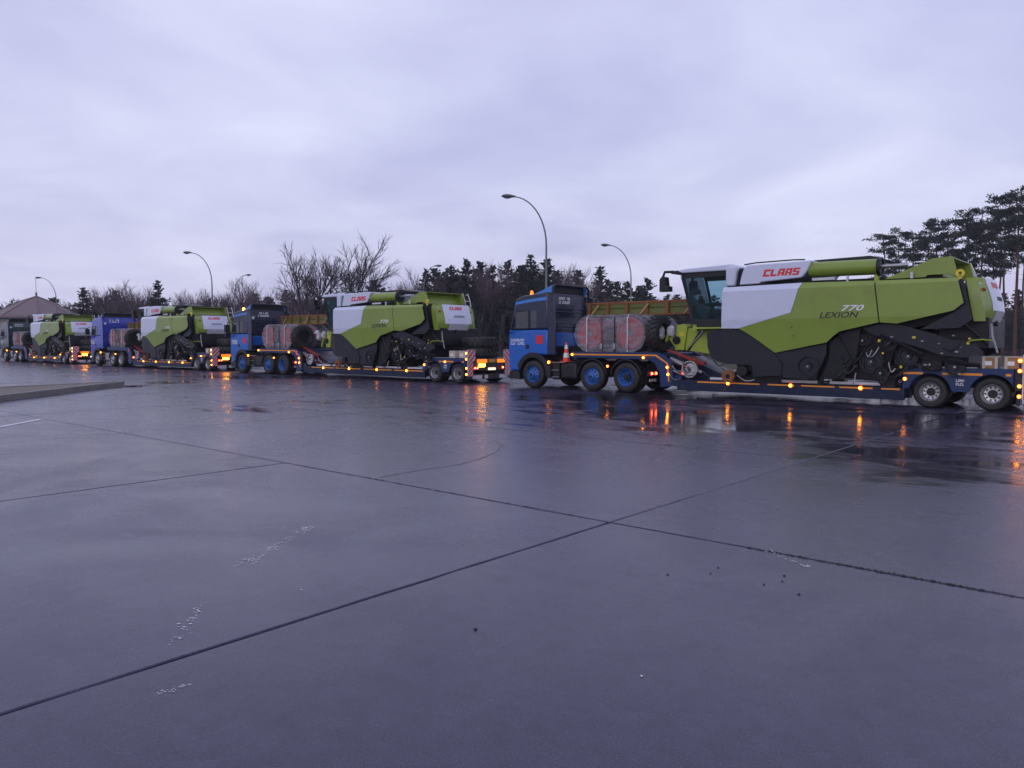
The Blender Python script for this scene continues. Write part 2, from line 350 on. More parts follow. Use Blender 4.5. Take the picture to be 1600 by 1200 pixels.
def arc(cx, cz, r, a0, a1, n): return [(cx + r * math.cos(R(a0 + (a1 - a0) * i / n)), cz + r * math.sin(R(a0 + (a1 - a0) * i / n))) for i in range(n + 1)]


# ------------------------------------------------------------------ ground, slabs, kerb island
def rowpoly(pts, z): return [tuple(row(t, q, z)) for t, q in pts]
b = MB(); b.add([(-900, -200, -0.16), (900, -200, -0.16), (900, 1500, -0.16), (-900, 1500, -0.16)], [(0, 1, 2, 3)])
tag(b.build('ground', GRASS, recalc=False), kind='structure')
T0, T1 = -12.0, 62.2
QS = [-4.15, 0.85, 5.85, 10.87, 15.9, 20.9, 25.9]
b = MB(); b.add(rowpoly([(T1 + .2, QS[0] - .2), (T1 + .2, QS[-1] + .2), (T0 - .2, QS[-1] + .2), (T0 - .2, QS[0] - .2)], -0.03), [(0, 1, 2, 3)])
pav = tag(b.build('pavement', JOINT), kind='structure')
for v in pav.data.polygons: pass
b = MB()
for (ta, tb, qa, qb) in ((-45, T0 - .006, -12, 44), (T1 + .006, 118, -12, 44), (T0, T1, -12, QS[0] - .006), (T0, T1, QS[-1] + .006, 44)):
    b.add(rowpoly([(ta, qa), (tb, qa), (tb, qb), (ta, qb)], 0.0), [(0, 1, 2, 3)])
apron = tag(b.build('apron', CONC), kind='structure')
def slab_mesh(lt, lq, name, seed):
    rnd = random.Random(seed); bm = bmesh.new(); g = 0.011
    # outline with slightly chipped edges, longer axis along the row
    def edge(p, q, n):
        return [(p[0] + (q[0] - p[0]) * i / n, p[1] + (q[1] - p[1]) * i / n) for i in range(n)]
    x, y = lt / 2 - g, lq / 2 - g
    pts = edge((-x, -y), (x, -y), 22) + edge((x, -y), (x, y), 20) + edge((x, y), (-x, y), 22) + edge((-x, y), (-x, -y), 20)
    out = [(a + rnd.gauss(0, .0022) - math.copysign(abs(rnd.gauss(0, .002)), a), c + rnd.gauss(0, .0022)) for a, c in pts]
    n = len(out); top = [bm.verts.new((a * (1 - .0030), c * (1 - .0030), 0)) for a, c in out]; mid = [bm.verts.new((a, c, -.007)) for a, c in out]; low = [bm.verts.new((a, c, -.06)) for a, c in out]
    bm.faces.new(top)
    for A, B in ((top, mid), (mid, low)):
        for i in range(n): bm.faces.new((A[i], B[i], B[(i + 1) % n], A[(i + 1) % n]))
    bmesh.ops.recalc_face_normals(bm, faces=bm.faces)
    me = bpy.data.meshes.new(name); bm.to_mesh(me); bm.free(); me.materials.append(CONC); return me
SM = {}
rnd = random.Random(5)
for k in range(len(QS) - 1):
    qa, qb = QS[k], QS[k + 1]; ts = []; t = T0
    off = 0.0
    ts = [T0] + [x for x in [3.9 + 5.3 * i for i in range(-3, 12)] if T0 + .8 < x < T1 - .8] + [T1]
    if k == 2: ts = [x for x in ts if abs(x - 9.2) > .1]
    if k in (4, 5): ts = [x for x in ts]
    for ta, tb in zip(ts, ts[1:]):
        key = (round(tb - ta, 2), round(qb - qa, 2), rnd.randrange(3))
        if key not in SM: SM[key] = slab_mesh(tb - ta, qb - qa, 'slab', len(SM))
        p = row((ta + tb) / 2, (qa + qb) / 2, rnd.uniform(-.0012, .0012))
        o = link('slab', SM[key], pav, p); o.rotation_euler = (rnd.gauss(0, .00025), rnd.gauss(0, .00025), ROWROT + (math.pi if rnd.random() < .5 else 0))
# sealed crack curling away across one slab
cp = [(7.33, 5.95), (7.36, 6.6), (7.30, 7.2), (7.38, 7.7), (7.62, 8.35), (8.1, 9.1), (8.75, 9.55), (9.5, 9.45)]
pts = []
for i in range(len(cp) - 1):
    for j in range(5):
        f = j / 5; pts.append((cp[i][0] + (cp[i + 1][0] - cp[i][0]) * f + rnd.gauss(0, .012), cp[i][1] + (cp[i + 1][1] - cp[i][1]) * f + rnd.gauss(0, .012)))
b = MB(); vs = []
for i, (t, q) in enumerate(pts):
    a, c = pts[max(i - 1, 0)], pts[min(i + 1, len(pts) - 1)]; dx, dy = c[0] - a[0], c[1] - a[1]; L = math.hypot(dx, dy); w = .009 * (1 - .6 * i / len(pts))
    vs += [tuple(row(t - dy / L * w, q + dx / L * w, .003)), tuple(row(t + dy / L * w, q - dx / L * w, .003))]
b.add(vs, [(2 * i, 2 * i + 2, 2 * i + 3, 2 * i + 1) for i in range(len(pts) - 1)])
b.build('crack_line', JOINT, pav)
# moss and grit lying in the joints
b = MB()
MOSS = mat('joint_moss', (0.030, 0.034, 0.014), 0.9, var=0.4, scale=12)
for (ta, tb, q, dens) in ((-1.2, 2.6, 5.85, 260), (4.2, 9, 5.85, 90), (8, 18, 10.87, 120)):
    for i in range(dens):
        t = rnd.uniform(ta, tb); r_ = rnd.uniform(.005, .013); p = row(t, q + rnd.gauss(0, .007), 0)
        a0 = rnd.uniform(0, 6); b.add([tuple(p + Vector((r_ * math.cos(a0 + k * 1.257) * rnd.uniform(.6, 1.5), r_ * math.sin(a0 + k * 1.257), .004 + .003 * (k % 2)))) for k in range(5)] + [tuple(p + Vector((0, 0, .011)))], [(k, (k + 1) % 5, 5) for k in range(5)])
tag(b.build('joint_moss', MOSS), 'dark moss and grit growing along the slab joints', 'moss', kind='stuff')
# kerb island
def smooth_poly(): return [(-14.05, 16), (-14.3, 21), (-14.5, 25), (-14.66, 28.2), (-14.72, 28.9), (-14.84, 29.3), (-15.02, 29.35), (-15.2, 28.9), (-15.7, 27.9), (-17, 25.2), (-20.2, 18.5), (-20.2, 14)]
isl = tag(part('kerb_island', ISLE, None, lambda b: b.prism(smooth_poly(), -0.05, 0.155, 'z')), kind='structure')
ip = smooth_poly(); cx, cy = -16.5, 22
for i in range(len(ip) - 2):
    p, q = Vector(ip[i]), Vector(ip[i + 1]); L = (q - p).length; n = max(1, round(L / 1.0)); d = (q - p) / n; nrm = Vector((d.y, -d.x)).normalized()
    if nrm.dot(Vector((cx, cy)) - p) > 0: nrm = -nrm
    for j in range(n):
        a = p + d * j + d.normalized() * .006; c = p + d * (j + 1) - d.normalized() * .006; h = .185 + rnd.uniform(-.006, .006)
        o = MB().prism([tuple(a - nrm * .10), tuple(c - nrm * .10), tuple(c + nrm * .035), tuple(a + nrm * .035)], -.05, h, 'z').build('kerb_stone', KERBM, isl, .015)
# painted bay line and scuffed paint
b = MB(); b.prism([(-9.97, 14.0), (-9.85, 14.0), (-10.06, 16.5), (-10.2, 16.46)], .0045, .0055, 'z')
tag(b.build('road_marking', PAINT), kind='structure')
def flecks(name, a, c, n, spread, size, seed):
    r = random.Random(seed); b = MB()
    for i in range(n):
        f = r.random(); f = f + .06 * math.sin(f * 25); x = a[0] + (c[0] - a[0]) * f + r.gauss(0, spread); y = a[1] + (c[1] - a[1]) * f + r.gauss(0, spread); k = r.randrange(4, 7); s = size * r.uniform(.35, 1.5) * (0.4 + .9 * abs(math.sin(f * 9)))
        a0 = r.uniform(0, 6)
        b.add([(x + s * r.uniform(.5, 1.5) * math.cos(a0 + 6.283 * j / k), y + s * .7 * r.uniform(.5, 1.6) * math.sin(a0 + 6.283 * j / k), .0022) for j in range(k)], [tuple(range(k))])
    o = b.build(name, PAINT, None, recalc=False); return tag(o, kind='stuff')
tag(flecks('paint_scuff', (-1.78, 6.9), (-2.02, 5.6), 190, .03, .0085, 1), 'long trail of flaked white paint on the open concrete slab', 'paint')
tag(flecks('paint_scuff', (-1.95, 4.75), (-1.86, 4.15), 70, .022, .0065, 2), 'short white paint flakes just beside the dark slab joint', 'paint')
tag(flecks('paint_scuff', (-1.56, 3.62), (-1.66, 3.52), 30, .012, .0065, 3), 'small bright paint smear by the slab corner', 'paint')
tag(flecks('paint_scuff', (2.02, 6.05), (2.18, 5.52), 60, .016, .006, 4), 'thin white scratch of paint beside the mossy joint', 'paint')
for i, (px, py) in enumerate(((1115, 901), (1127, 892), (1229, 914), (1200, 919), (1232, 905), (1047, 903), (1256, 935), (466, 928), (1007, 1068), (742, 992))):
    k = EYE / ((py - Y_H) / F_PX); x, y = (px - 800) / F_PX * k, k
    s = rnd.uniform(.006, .012)
    o = MB().ball((0, 0, 0), s, 7, (1.2, .9, .6)).build('stone_bit', PAINT if i in (7, 8) else STONE); o.location = (x, y, s * .45); o.rotation_euler = (0, 0, rnd.uniform(0, 6))
    if i in (7, 8): tag(o, 'small pale chip lying on the open concrete', 'stone chip', 'pale chips on the concrete')
    else: tag(o, 'small black stone bit lying loose on wet concrete', 'stone', 'black stone bits on the concrete')

# ------------------------------------------------------------------ street lamps
def street_lamp(x, y, h, side, label, arm=1.9):
    t = thing('street_lamp', label, 'street lamp', (x, y, -.16), 0, 'street lamps beyond the trucks')
    part('pole', LAMPP, t, lambda b: (b.cyl((0, 0, 0), (0, 0, 1.6), .105, 12, .10), b.cyl((0, 0, 1.6), (0, 0, h * .72), .085, 12, .055)))
    pts = [(0, 0, h * .72)] + [(side * arm * (1 - math.cos(R(a))), 0, h * .72 + (h * .28 - .1) * math.sin(R(a))) for a in range(8, 89, 8)]
    part('arm', LAMPP, t, lambda b: b.tube(pts, .05, 8, .03))
    e = pts[-1]
    def head(b):
        n = 10; vs = []
        for i, (f, w, hh) in enumerate(((0, .05, .05), (.15, .09, .08), (.4, .15, .13), (.65, .17, .14), (.85, .12, .10), (.95, .04, .04))):
            for k in range(n):
                a = 2 * math.pi * k / n; vs.append((e[0] + side * (f * .85 - .1), w * math.cos(a), e[2] + hh * math.sin(a) * (1 if math.sin(a) > 0 else .55) + f * .02))
        b.add(vs, [(i * n + k, i * n + (k + 1) % n, (i + 1) * n + (k + 1) % n, (i + 1) * n + k) for i in range(5) for k in range(n)] + [tuple(range(n)), tuple(range(5 * n, 6 * n))])
    hd = part('lamp_head', LAMPH, t, head)
    part('lens', mat('lamp_lens', (.25, .25, .27), .2), hd, lambda b: b.ball((e[0] + side * .38, 0, e[2] - .06), .12, 8, (1.7, .95, .45)))
    return t
street_lamp(1.95, 44, 10.15, -1, 'tall curved grey street lamp rising behind the blue cab with the light-blue roof spoiler')
street_lamp(9.95, 64.6, 10.0, -1, 'curved street lamp rising between the brown steel frame and the nearest harvester cab')
street_lamp(-27.2, 70, 10.0, -1, 'curved street lamp rising over the third harvester, behind its grain tank')
street_lamp(-57.3, 97, 10.0, -1, 'curved street lamp beside the pyramid-roofed building')
street_lamp(-36, 100, 10.6, 1, 'street lamp with its arm turned to the wood, by a thin bare treetop', 1.6)
street_lamp(-9.4, 82, 10.0, 1, 'small street lamp with reversed arm among bare treetops behind the second harvester', 1.3)

# ------------------------------------------------------------------ pavilion with a pyramid roof
bx, by = -63.5, 103
t = thing('pavilion', 'single-storey building with wide brown pyramid roof and thin mast', 'building', (bx, by, -.16), R(12))
ap, ev, hw = 7.95, 5.2, 5.6
def roofm(b):
    vs = [(hw * math.cos(R(a)), hw * math.sin(R(a)), ev) for a in range(22, 382, 45)] + [(hw * .32 * math.cos(R(a)), hw * .32 * math.sin(R(a)), ev + (ap - ev) * .74) for a in range(22, 382, 45)] + [(0, 0, ap)] + [(hw * math.cos(R(a)), hw * math.sin(R(a)), ev - .25) for a in range(22, 382, 45)]
    b.add(vs, [(i, (i + 1) % 8, 8 + (i + 1) % 8, 8 + i) for i in range(8)] + [(8 + i, 8 + (i + 1) % 8, 16) for i in range(8)] + [(i, 17 + i, 17 + (i + 1) % 8, (i + 1) % 8) for i in range(8)] + [tuple(range(24, 16, -1))])
rf = part('roof', ROOF, t, roofm, smooth=False)
for i in range(8):
    a = R(22 + 45 * i); part('ridge_cap', ROOF, rf, lambda b: b.tube([(hw * math.cos(a), hw * math.sin(a), ev + .03), (hw * .32 * math.cos(a), hw * .32 * math.sin(a), ev + (ap - ev) * .74 + .03), (0, 0, ap + .03)], .07, 5))
part('mast', LAMPP, rf, lambda b: (b.cyl((0, 0, ap), (0, 0, ap + .5), .14, 8), b.cyl((0, 0, ap + .5), (0, 0, ap + 2.6), .03, 6)))
part('wall', WALLM, t, lambda b: b.prism([(4.5 * math.cos(R(a)), 4.5 * math.sin(R(a))) for a in range(22, 382, 45)], 0, ev - .24, 'z'), smooth=False)
for i in range(8):
    a = R(44.5 + 45 * i)
    m_ = Matrix.Rotation(a, 4, 'Z'); r_ = 4.5 * math.cos(R(22.5))
    b = MB(); b.box(r_ - .05, r_ + .04, -1.1, 1.1, 1.0, 2.9); b.v = [tuple(m_ @ Vector(v)) for v in b.v]; w = b.build('window', PLAST, t)
    for s_ in (-1, 0, 1):
        b = MB(); b.box(r_ + .03, r_ + .05, s_ * .70 - .31, s_ * .70 + .31, 1.1, 2.8); b.v = [tuple(m_ @ Vector(v)) for v in b.v]; b.build('pane', DGLASS, w)

# ------------------------------------------------------------------ trees
def grow(bt, bc, p, d, L, r, depth, rnd, spread, nch, droop=0.0, up=0.25, trunk_depth=1):
    n = 3 if depth > 0 else 2; pts = [p.copy()]; q = p.copy(); dd = d.copy()
    for i in range(n):
        dd = (dd + Vector((rnd.gauss(0, .13), rnd.gauss(0, .13), rnd.gauss(0, .10) + up * .12 - droop * .1))).normalized(); q = q + dd * L / n; pts.append(q.copy())
    (bt if depth >= trunk_depth else bc).tube(pts, r, 5 if depth >= trunk_depth else 3, r * .55)
    if depth == 0: return
    for k in range(nch + (1 if rnd.random() < .5 else 0)):
        f = rnd.uniform(.35, 1.0) if k else 1.0; i = min(int(f * n), n - 1); fr = f * n - i; base = pts[i].lerp(pts[i + 1], fr)
        a = rnd.uniform(0, 6.283); s = spread * rnd.uniform(.55, 1.2) * (0.45 if k == 0 else 1); u = dd.orthogonal().normalized(); w = dd.cross(u)
        nd = (dd * math.cos(s) + (u * math.cos(a) + w * math.sin(a)) * math.sin(s) + Vector((0, 0, up * .35))).normalized()
        grow(bt, bc, base, nd, L * rnd.uniform(.58, .82), r * (.62 if k else .7), depth - 1, rnd, spread, nch, droop, up, trunk_depth)
def bare_proto(seed, h, depth, nch, spread, r, up, tw, tm, trunk=.3, tdepth=2):
    rnd = random.Random(seed); bt, bc = MB(), MB(); p = Vector((0, 0, 0)); th = h * trunk
    top = Vector((rnd.gauss(0, .15), rnd.gauss(0, .15), th)); bt.tube([p, p.lerp(top, .5) + Vector((rnd.gauss(0, .05), rnd.gauss(0, .05), 0)), top], r, 7, r * .75)
    for k in range(3):
        a = rnd.uniform(0, 6.28); s = spread * (.3 if k == 0 else .8)
        grow(bt, bc, top - Vector((0, 0, th * .12 * k)), Vector((math.sin(s) * math.cos(a), math.sin(s) * math.sin(a), math.cos(s))), h * .30, r * .62, depth, rnd, spread, nch, 0, up, tdepth)
    k = h / max(v[2] for v in bt.v + bc.v)
    for b in (bt, bc): b.v = [(x * k, y * k, z * k) for x, y, z in b.v]
    return bt.mesh('trunk', tm, recalc=False), bc.mesh('crown', tw, recalc=False)
def spray(b, c, d, L, w, rnd):
    """a small tuft of needles: two crossed leaf-shaped faces"""
    d = d.normalized(); u = d.orthogonal().normalized(); a = rnd.uniform(0, 6.28); u2 = u * math.cos(a) + d.cross(u) * math.sin(a)
    for s in (u2, d.cross(u2)):
        b.add([c - d * L * .5, c + s * w, c + d * L * .5 + s * w * .2, c - s * w], [(0, 1, 2, 3)])
def conifer_proto(seed, h, base, wid, tm, nm, gap=.30):
    rnd = random.Random(seed); bt, bc = MB(), MB(); bt.tube([(0, 0, 0), (rnd.gauss(0, .1), rnd.gauss(0, .1), h * .5), (0, 0, h * .98)], h * .014 + .03, 6, .02)
    z = base
    while z < h:
        f = (z - base) / (h - base); L = wid * (1 - f) ** .8 * rnd.uniform(.65, 1.2) + .12
        for k in range(rnd.randrange(4, 7)):
            a = rnd.uniform(0, 6.28); l = L * rnd.uniform(.6, 1.15); tilt = rnd.uniform(-.15, .30) + f * .4
            d = Vector((math.cos(a), math.sin(a), tilt)); bt.tube([(0, 0, z), tuple(Vector((0, 0, z)) + d * l * .9)], .02 + .015 * (1 - f), 3, .006)
            for j in range(int(3 + l * 8)):
                g = rnd.uniform(.15, 1.05); c = Vector((0, 0, z)) + d * l * g + Vector((rnd.gauss(0, .10), rnd.gauss(0, .10), rnd.gauss(0, .07)))
                spray(bc, c, d + Vector((rnd.gauss(0, .5), rnd.gauss(0, .5), rnd.gauss(.25, .35))), rnd.uniform(.28, .5), rnd.uniform(.05, .10), rnd)
        z += gap * rnd.uniform(.7, 1.3)
    for k in range(6): spray(bc, Vector((0, 0, h * (1 - .012 * k))), Vector((rnd.gauss(0, .3), rnd.gauss(0, .3), 1)), .4, .05, rnd)
    return bt.mesh('trunk', tm, recalc=False), bc.mesh('crown', nm, recalc=False)
def pine_proto(seed, h, crown0, wid):
    rnd = random.Random(seed); bt, bc = MB(), MB(); bend = [Vector((rnd.gauss(0, .25) * i / 6, rnd.gauss(0, .25) * i / 6, h * i / 6)) for i in range(7)]
    bt.tube(bend, .21, 8, .05)
    def at(z): i = min(int(z / h * 6), 5); return bend[i].lerp(bend[i + 1], z / h * 6 - i)
    z = h * crown0
    while z < h * .985:
        f = (z / h - crown0) / (1 - crown0); L = wid * (0.45 + 1.25 * f * (1.22 - f)) * rnd.uniform(.45, 1.25) * (1.0 if f < .85 else .6)
        a = rnd.uniform(0, 6.28); d = Vector((math.cos(a), math.sin(a), rnd.uniform(-.05, .45))); p = at(z); e = p + d * L; mid = p + d * L * .5 + Vector((0, 0, -.12))
        bt.tube([p, mid, e], .06 * (1 - f * .5), 4, .015)
        for c in range(rnd.randrange(2, 5)):
            g = rnd.uniform(.5, 1.05); cc = p + d * L * g + Vector((rnd.gauss(0, .3), rnd.gauss(0, .3), rnd.gauss(.1, .14))); rx, rz = rnd.uniform(.45, .85), rnd.uniform(.16, .32)
            bt.tube([mid, cc], .022, 3, .008)
            for j in range(int(60 * rx)):
                v = Vector((rnd.gauss(0, .5), rnd.gauss(0, .5), rnd.gauss(0, .5))); o = cc + Vector((v.x * rx, v.y * rx, v.z * rz))
                spray(bc, o, Vector((v.x, v.y, .6 + v.z)), rnd.uniform(.18, .34), rnd.uniform(.045, .085), rnd)
        z += rnd.uniform(.16, .42)
    for j in range(3):
        z = h * rnd.uniform(crown0 * .55, crown0); a = rnd.uniform(0, 6.28); p = at(z); bt.tube([p, p + Vector((math.cos(a), math.sin(a), .1)) * rnd.uniform(.4, 1.1)], .03, 3, .008)
    return bt.mesh('trunk', PBARK, recalc=False), bc.mesh('crown', NEEDLE, recalc=False)
def plant(name, proto, x, y, s, rz, label, group, z=-.16, sxy=1.0):
    t = thing(name, label, 'tree', (x, y, z), rz, group); t.scale = (s * sxy, s * sxy, s)
    link('trunk', proto[0], t); link('crown', proto[1], t); return t
rnd = random.Random(77)
big1 = bare_proto(11, 12.4, 5, 3, .60, .24, .20, BARK, BARK, .26, 2)
big2 = bare_proto(24, 12.8, 5, 3, .64, .24, .20, BARK, BARK, .24, 2)
plant('bare_tree', big1, (487 - 800) / 1200 * 80, 80, 1.0, .4, 'large leafless tree, the shorter and denser of the spreading pair', None)
plant('bare_tree', big2, (553 - 800) / 1200 * 79, 79, 1.02, 2.0, 'large leafless tree, the taller and wider of the spreading pair', None)
bares = [bare_proto(31 + i, 10, 4, 3, .42 + .05 * i, .10, .8, TWIG, BIRCH if i % 2 == 0 else BARK, .34, 3) for i in range(4)]
firs = [conifer_proto(51 + i, 10, 1.0 + .6 * i, 1.9 - .15 * i, BARK, NEEDLE2) for i in range(3)]
ypine = [conifer_proto(61 + i, 10, 3.4, 2.3, PBARK, NEEDLE, .36) for i in range(2)]
pines = [pine_proto(71 + i, 20, .52 + .06 * i, 2.5) for i in range(4)]
def sky_h(px):      # top of the wood along the photograph's width, as a height in metres at 112 m
    k = [(-200, 452), (90, 462), (120, 452), (180, 440), (240, 447), (330, 452), (420, 450), (560, 446), (620, 440), (690, 415), (720, 412), (760, 412), (830, 408), (880, 414), (930, 430), (990, 440), (1040, 455), (1110, 460), (1300, 458), (1420, 455), (1700, 450)]
    for (a, c), (e, f) in zip(k, k[1:]):
        if a <= px <= e: return c + (f - c) * (px - a) / (e - a)
    return 455
LB = {'bare': ('slender leafless tree with fine purple-brown twigs in the wood', 'leafless trees in the wood behind the trucks'),
      'birch': ('leafless birch with pale thin trunk in the wood', 'bare birches in the wood behind the trucks'),
      'fir': ('dark conical spruce standing in the wood', 'spruces in the wood behind the trucks'),
      'pine': ('young dark pine with open top in the wood', 'young pines in the wood behind the trucks')}
for rowi in range(3):
    px = -120 + rowi * 9
    while px < 1640:
        Y = 108 + rowi * 8 + rnd.uniform(-3, 3); top = sky_h(px); H = (Y_H - top) / F_PX * Y + EYE + .16
        H *= rnd.choice((.72, .8, .88, .94, .98, 1.03)) * (1.0 - .02 * rowi)
        pf = .16 if px < 420 else (.42 if 600 < px < 1060 else .3)
        u = rnd.random()
        if u < pf * .45: kind, pr, nm = 'fir', rnd.choice(firs), 'spruce_tree'
        elif u < pf: kind, pr, nm = 'pine', rnd.choice(ypine), 'young_pine_tree'
        else:
            i = rnd.randrange(4); kind, pr, nm = ('birch' if i % 2 == 0 else 'bare'), bares[i], ('birch_tree' if i % 2 == 0 else 'leafless_tree')
        plant(nm, pr, (px - 800) / F_PX * Y, Y, H / 10, rnd.uniform(0, 6.28), *LB[kind], sxy=(rnd.uniform(1.25, 1.7) if kind in ('fir', 'pine') else rnd.uniform(1.1, 1.5)))
        px += rnd.uniform(15, 27) if rowi < 2 else rnd.uniform(17, 32)
for px, top, nm, pr, kind in ((729, 407, 'spruce_tree', firs[0], 'fir'), (706, 416, 'young_pine_tree', ypine[0], 'pine'), (829, 402, 'spruce_tree', firs[1], 'fir'), (812, 418, 'young_pine_tree', ypine[1], 'pine'), (758, 405, 'leafless_tree', bares[1], 'bare'), (782, 408, 'leafless_tree', bares[3], 'bare'), (880, 408, 'birch_tree', bares[2], 'birch'), (937, 418, 'spruce_tree', firs[2], 'fir'), (177, 436, 'birch_tree', bares[0], 'birch'), (250, 441, 'spruce_tree', firs[1], 'fir'), (375, 428, 'birch_tree', bares[2], 'birch'), (660, 415, 'birch_tree', bares[0], 'birch'), (1010, 436, 'spruce_tree', firs[0], 'fir')):
    Y = 106 + rnd.uniform(-1, 2); plant(nm, pr, (px - 800) / F_PX * Y, Y, ((Y_H - top) / F_PX * Y + EYE + .16) / 10, rnd.uniform(0, 6), *LB[kind], sxy=1.35)
for i, (px, top, Y) in enumerate(((1378, 366, 128), (1398, 364, 125), (1422, 362, 122), (1446, 346, 118), (1461, 352, 121), (1487, 338, 113), (1506, 344, 116), (1528, 328, 108), (1548, 325, 110), (1566, 322, 104), (1584, 293, 97), (1604, 305, 99), (1625, 290, 96), (1650, 285, 94), (1411, 380, 134), (1474, 365, 128), (1518, 352, 124), (1556, 345, 120), (1595, 335, 112))):
    H = (Y_H - top) / F_PX * Y + EYE + .16
    plant('tall_pine_tree', pines[i % 4], (px - 800) / F_PX * Y, Y, H / 20, rnd.uniform(0, 6.28), 'tall pine with long bare trunk and flat clumped crown', 'tall pines behind the nearest harvester', sxy=rnd.uniform(.85, 1.1))
# undergrowth that reads as one dark mass
b = MB()
for i in range(90000):
    px = rnd.uniform(-260, 1760); Y = rnd.uniform(112, 142); top = sky_h(px) + 8; hmax = ((Y_H - top) / F_PX * 112 + EYE) * (.86 + .14 * math.sin(px * .06) * math.sin(px * .023 + 1)); 
    if px > 1340: hmax = min(hmax, 6.5)
    z = hmax * (rnd.random() ** .75); c = Vector(((px - 800) / F_PX * Y, Y, z)); d = Vector((rnd.gauss(0, .45), rnd.gauss(0, .45), rnd.gauss(.8, .4))); spray(b, c, d, rnd.uniform(.6, 1.5), rnd.uniform(.025, .13) * (1.6 - z / hmax), rnd)
tag(b.build('undergrowth', BRUSH, recalc=False, smooth=False), 'dense dark brush and saplings filling the wood behind the trucks', 'undergrowth', kind='stuff')

# ------------------------------------------------------------------ convoy helpers
WM = {}
def wheel_meshes(r, w, style, rimmat):
    k = (r, w, style, rimmat.name)
    if k in WM: return WM[k]
    pr = [(r * .58, .03), (r * .61, .005), (r * .72, -.012), (r * .9, .0), (r * .975, .03), (r, .07)]
    for g in (.3, .5, .7): pr += [(r, w * g - .012), (r - .014, w * g - .010), (r - .014, w * g + .010), (r, w * g + .012)]
    pr += [(r, w - .07), (r * .975, w - .03), (r * .9, w), (r * .72, w + .012), (r * .61, w - .005), (r * .58, w - .03)]
    ty = MB().lathe(pr, (0, 0, 0), 'y', 36).mesh('tyre', RUBBER)
    d = {'steer': .02, 'flat': .03, 'deep': .17}[style]
    b = MB()
    if style == 'deep': b.lathe([(r * .6, .02), (r * .575, -.004), (r * .545, .01), (r * .52, .05), (r * .50, .13), (r * .46, d), (r * .2, d + .01), (r * .19, d - .05), (.002, d - .06)], (0, 0, 0), 'y', 32, close=False)
    else: b.lathe([(r * .6, .02), (r * .575, -.004), (r * .545, .012), (r * .53, .05), (r * .50, .055), (r * .42, d), (r * .24, d - .03), (r * .22, d - .09), (r * .12, d - .11), (.002, d - .115)], (0, 0, 0), 'y', 32, close=False)
    for i in range(10):
        a = 6.283 * (i + .5) / 10; x, z = r * .29 * math.cos(a), r * .29 * math.sin(a); b.cyl((x, d - .045, z), (x, d, z), .016, 6)
    rim = b.mesh('rim', rimmat)
    b = MB()
    for i in range(10):
        a = 6.283 * i / 10; x, z = r * .385 * math.cos(a), r * .385 * math.sin(a); yy = (d - .016 if style != 'deep' else d - .004); b.cyl((x, yy, z), (x, yy + .03, z), r * .062, 8)
    b.cyl((0, d - .09, 0), (0, d - .14 if style != 'deep' else d - .02, 0), r * .1, 10); b.cyl((0, .1, 0), (0, w, 0), r * .25, 12)
    WM[k] = (b.mesh('wheel', PLAST), ty, rim); return WM[k]
def wheel(parent, s, y, z, r, w, style, rimmat, far=False):
    hm, ty, rim = wheel_meshes(r, w, style, rimmat); o = ORG[parent.name]
    h = link('wheel', hm, parent, (s - o[0], y - o[1], z - o[2])); h.rotation_euler = (0, random.uniform(0, 6) if not far else 0, math.pi if far else 0)
    link('tyre', ty, h); link('rim', rim, h); return h
class Unit:
    def __init__(s, t0, q): s.t0, s.q = t0, q
    def loc(s, a, y, z): return row(s.t0 - a, s.q + y, z)
    def thing(s, name, label, cat, a, y, z, group=None): return thing(name, label, cat, s.loc(a, y, z), ROWROT, group, (a, y, z))
def lamp(parent, s, y, z, r=.062, kind='amber', face='y', name='marker_light'):
    d = Vector((0, -1, 0)) if face == 'y' else Vector((1, 0, 0)); c = Vector((s, y, z))
    o = MB().cyl(c, c + d * .035, r, 12, r * .85).build(name, AMB if kind == 'amber' else REDG, parent)
    MB().ball(c + d * .035, r * .62, 8).build('bulb', AMBC if kind == 'amber' else REDC, o)
    return o
def chevron_board(parent, x, y0, y1, z0, z1, n, lean=1):
    bd = part('warning_board', PALE, parent, lambda b: b.box(x - .025, x, y0, y1, z0, z1))
    # white face with red diagonal bars, clipped to the board
    def clip(poly, f):
        out = []
        for i in range(len(poly)):
            a, c = poly[i], poly[(i + 1) % len(poly)]; fa, fc = f(a), f(c)
            if fa >= 0: out.append(a)
            if (fa >= 0) != (fc >= 0): k = fa / (fa - fc); out.append((a[0] + (c[0] - a[0]) * k, a[1] + (c[1] - a[1]) * k))
        return out
    W = y1 - y0; Hh = z1 - z0; step = (Hh + W) / n; b = MB()
    for i in range(-1, n + 1):
        a0 = z0 - W + i * step; P = [(y0, a0), (y0, a0 + step * .5), (y1, a0 + step * .5 + W), (y1, a0 + W)]
        if lean < 0: P = [(y0, a0 + W), (y0, a0 + step * .5 + W), (y1, a0 + step * .5), (y1, a0)]
        P = clip(clip(P, lambda p: p[1] - z0 - .008), lambda p: z1 - .008 - p[1])
        if len(P) > 2: b.prism(P, x + .0005, x + .004, 'x')
    b.build('red_stripes', mat('reflective_red', (.60, .03, .03), .35, var=.1), bd, smooth=False); return bd
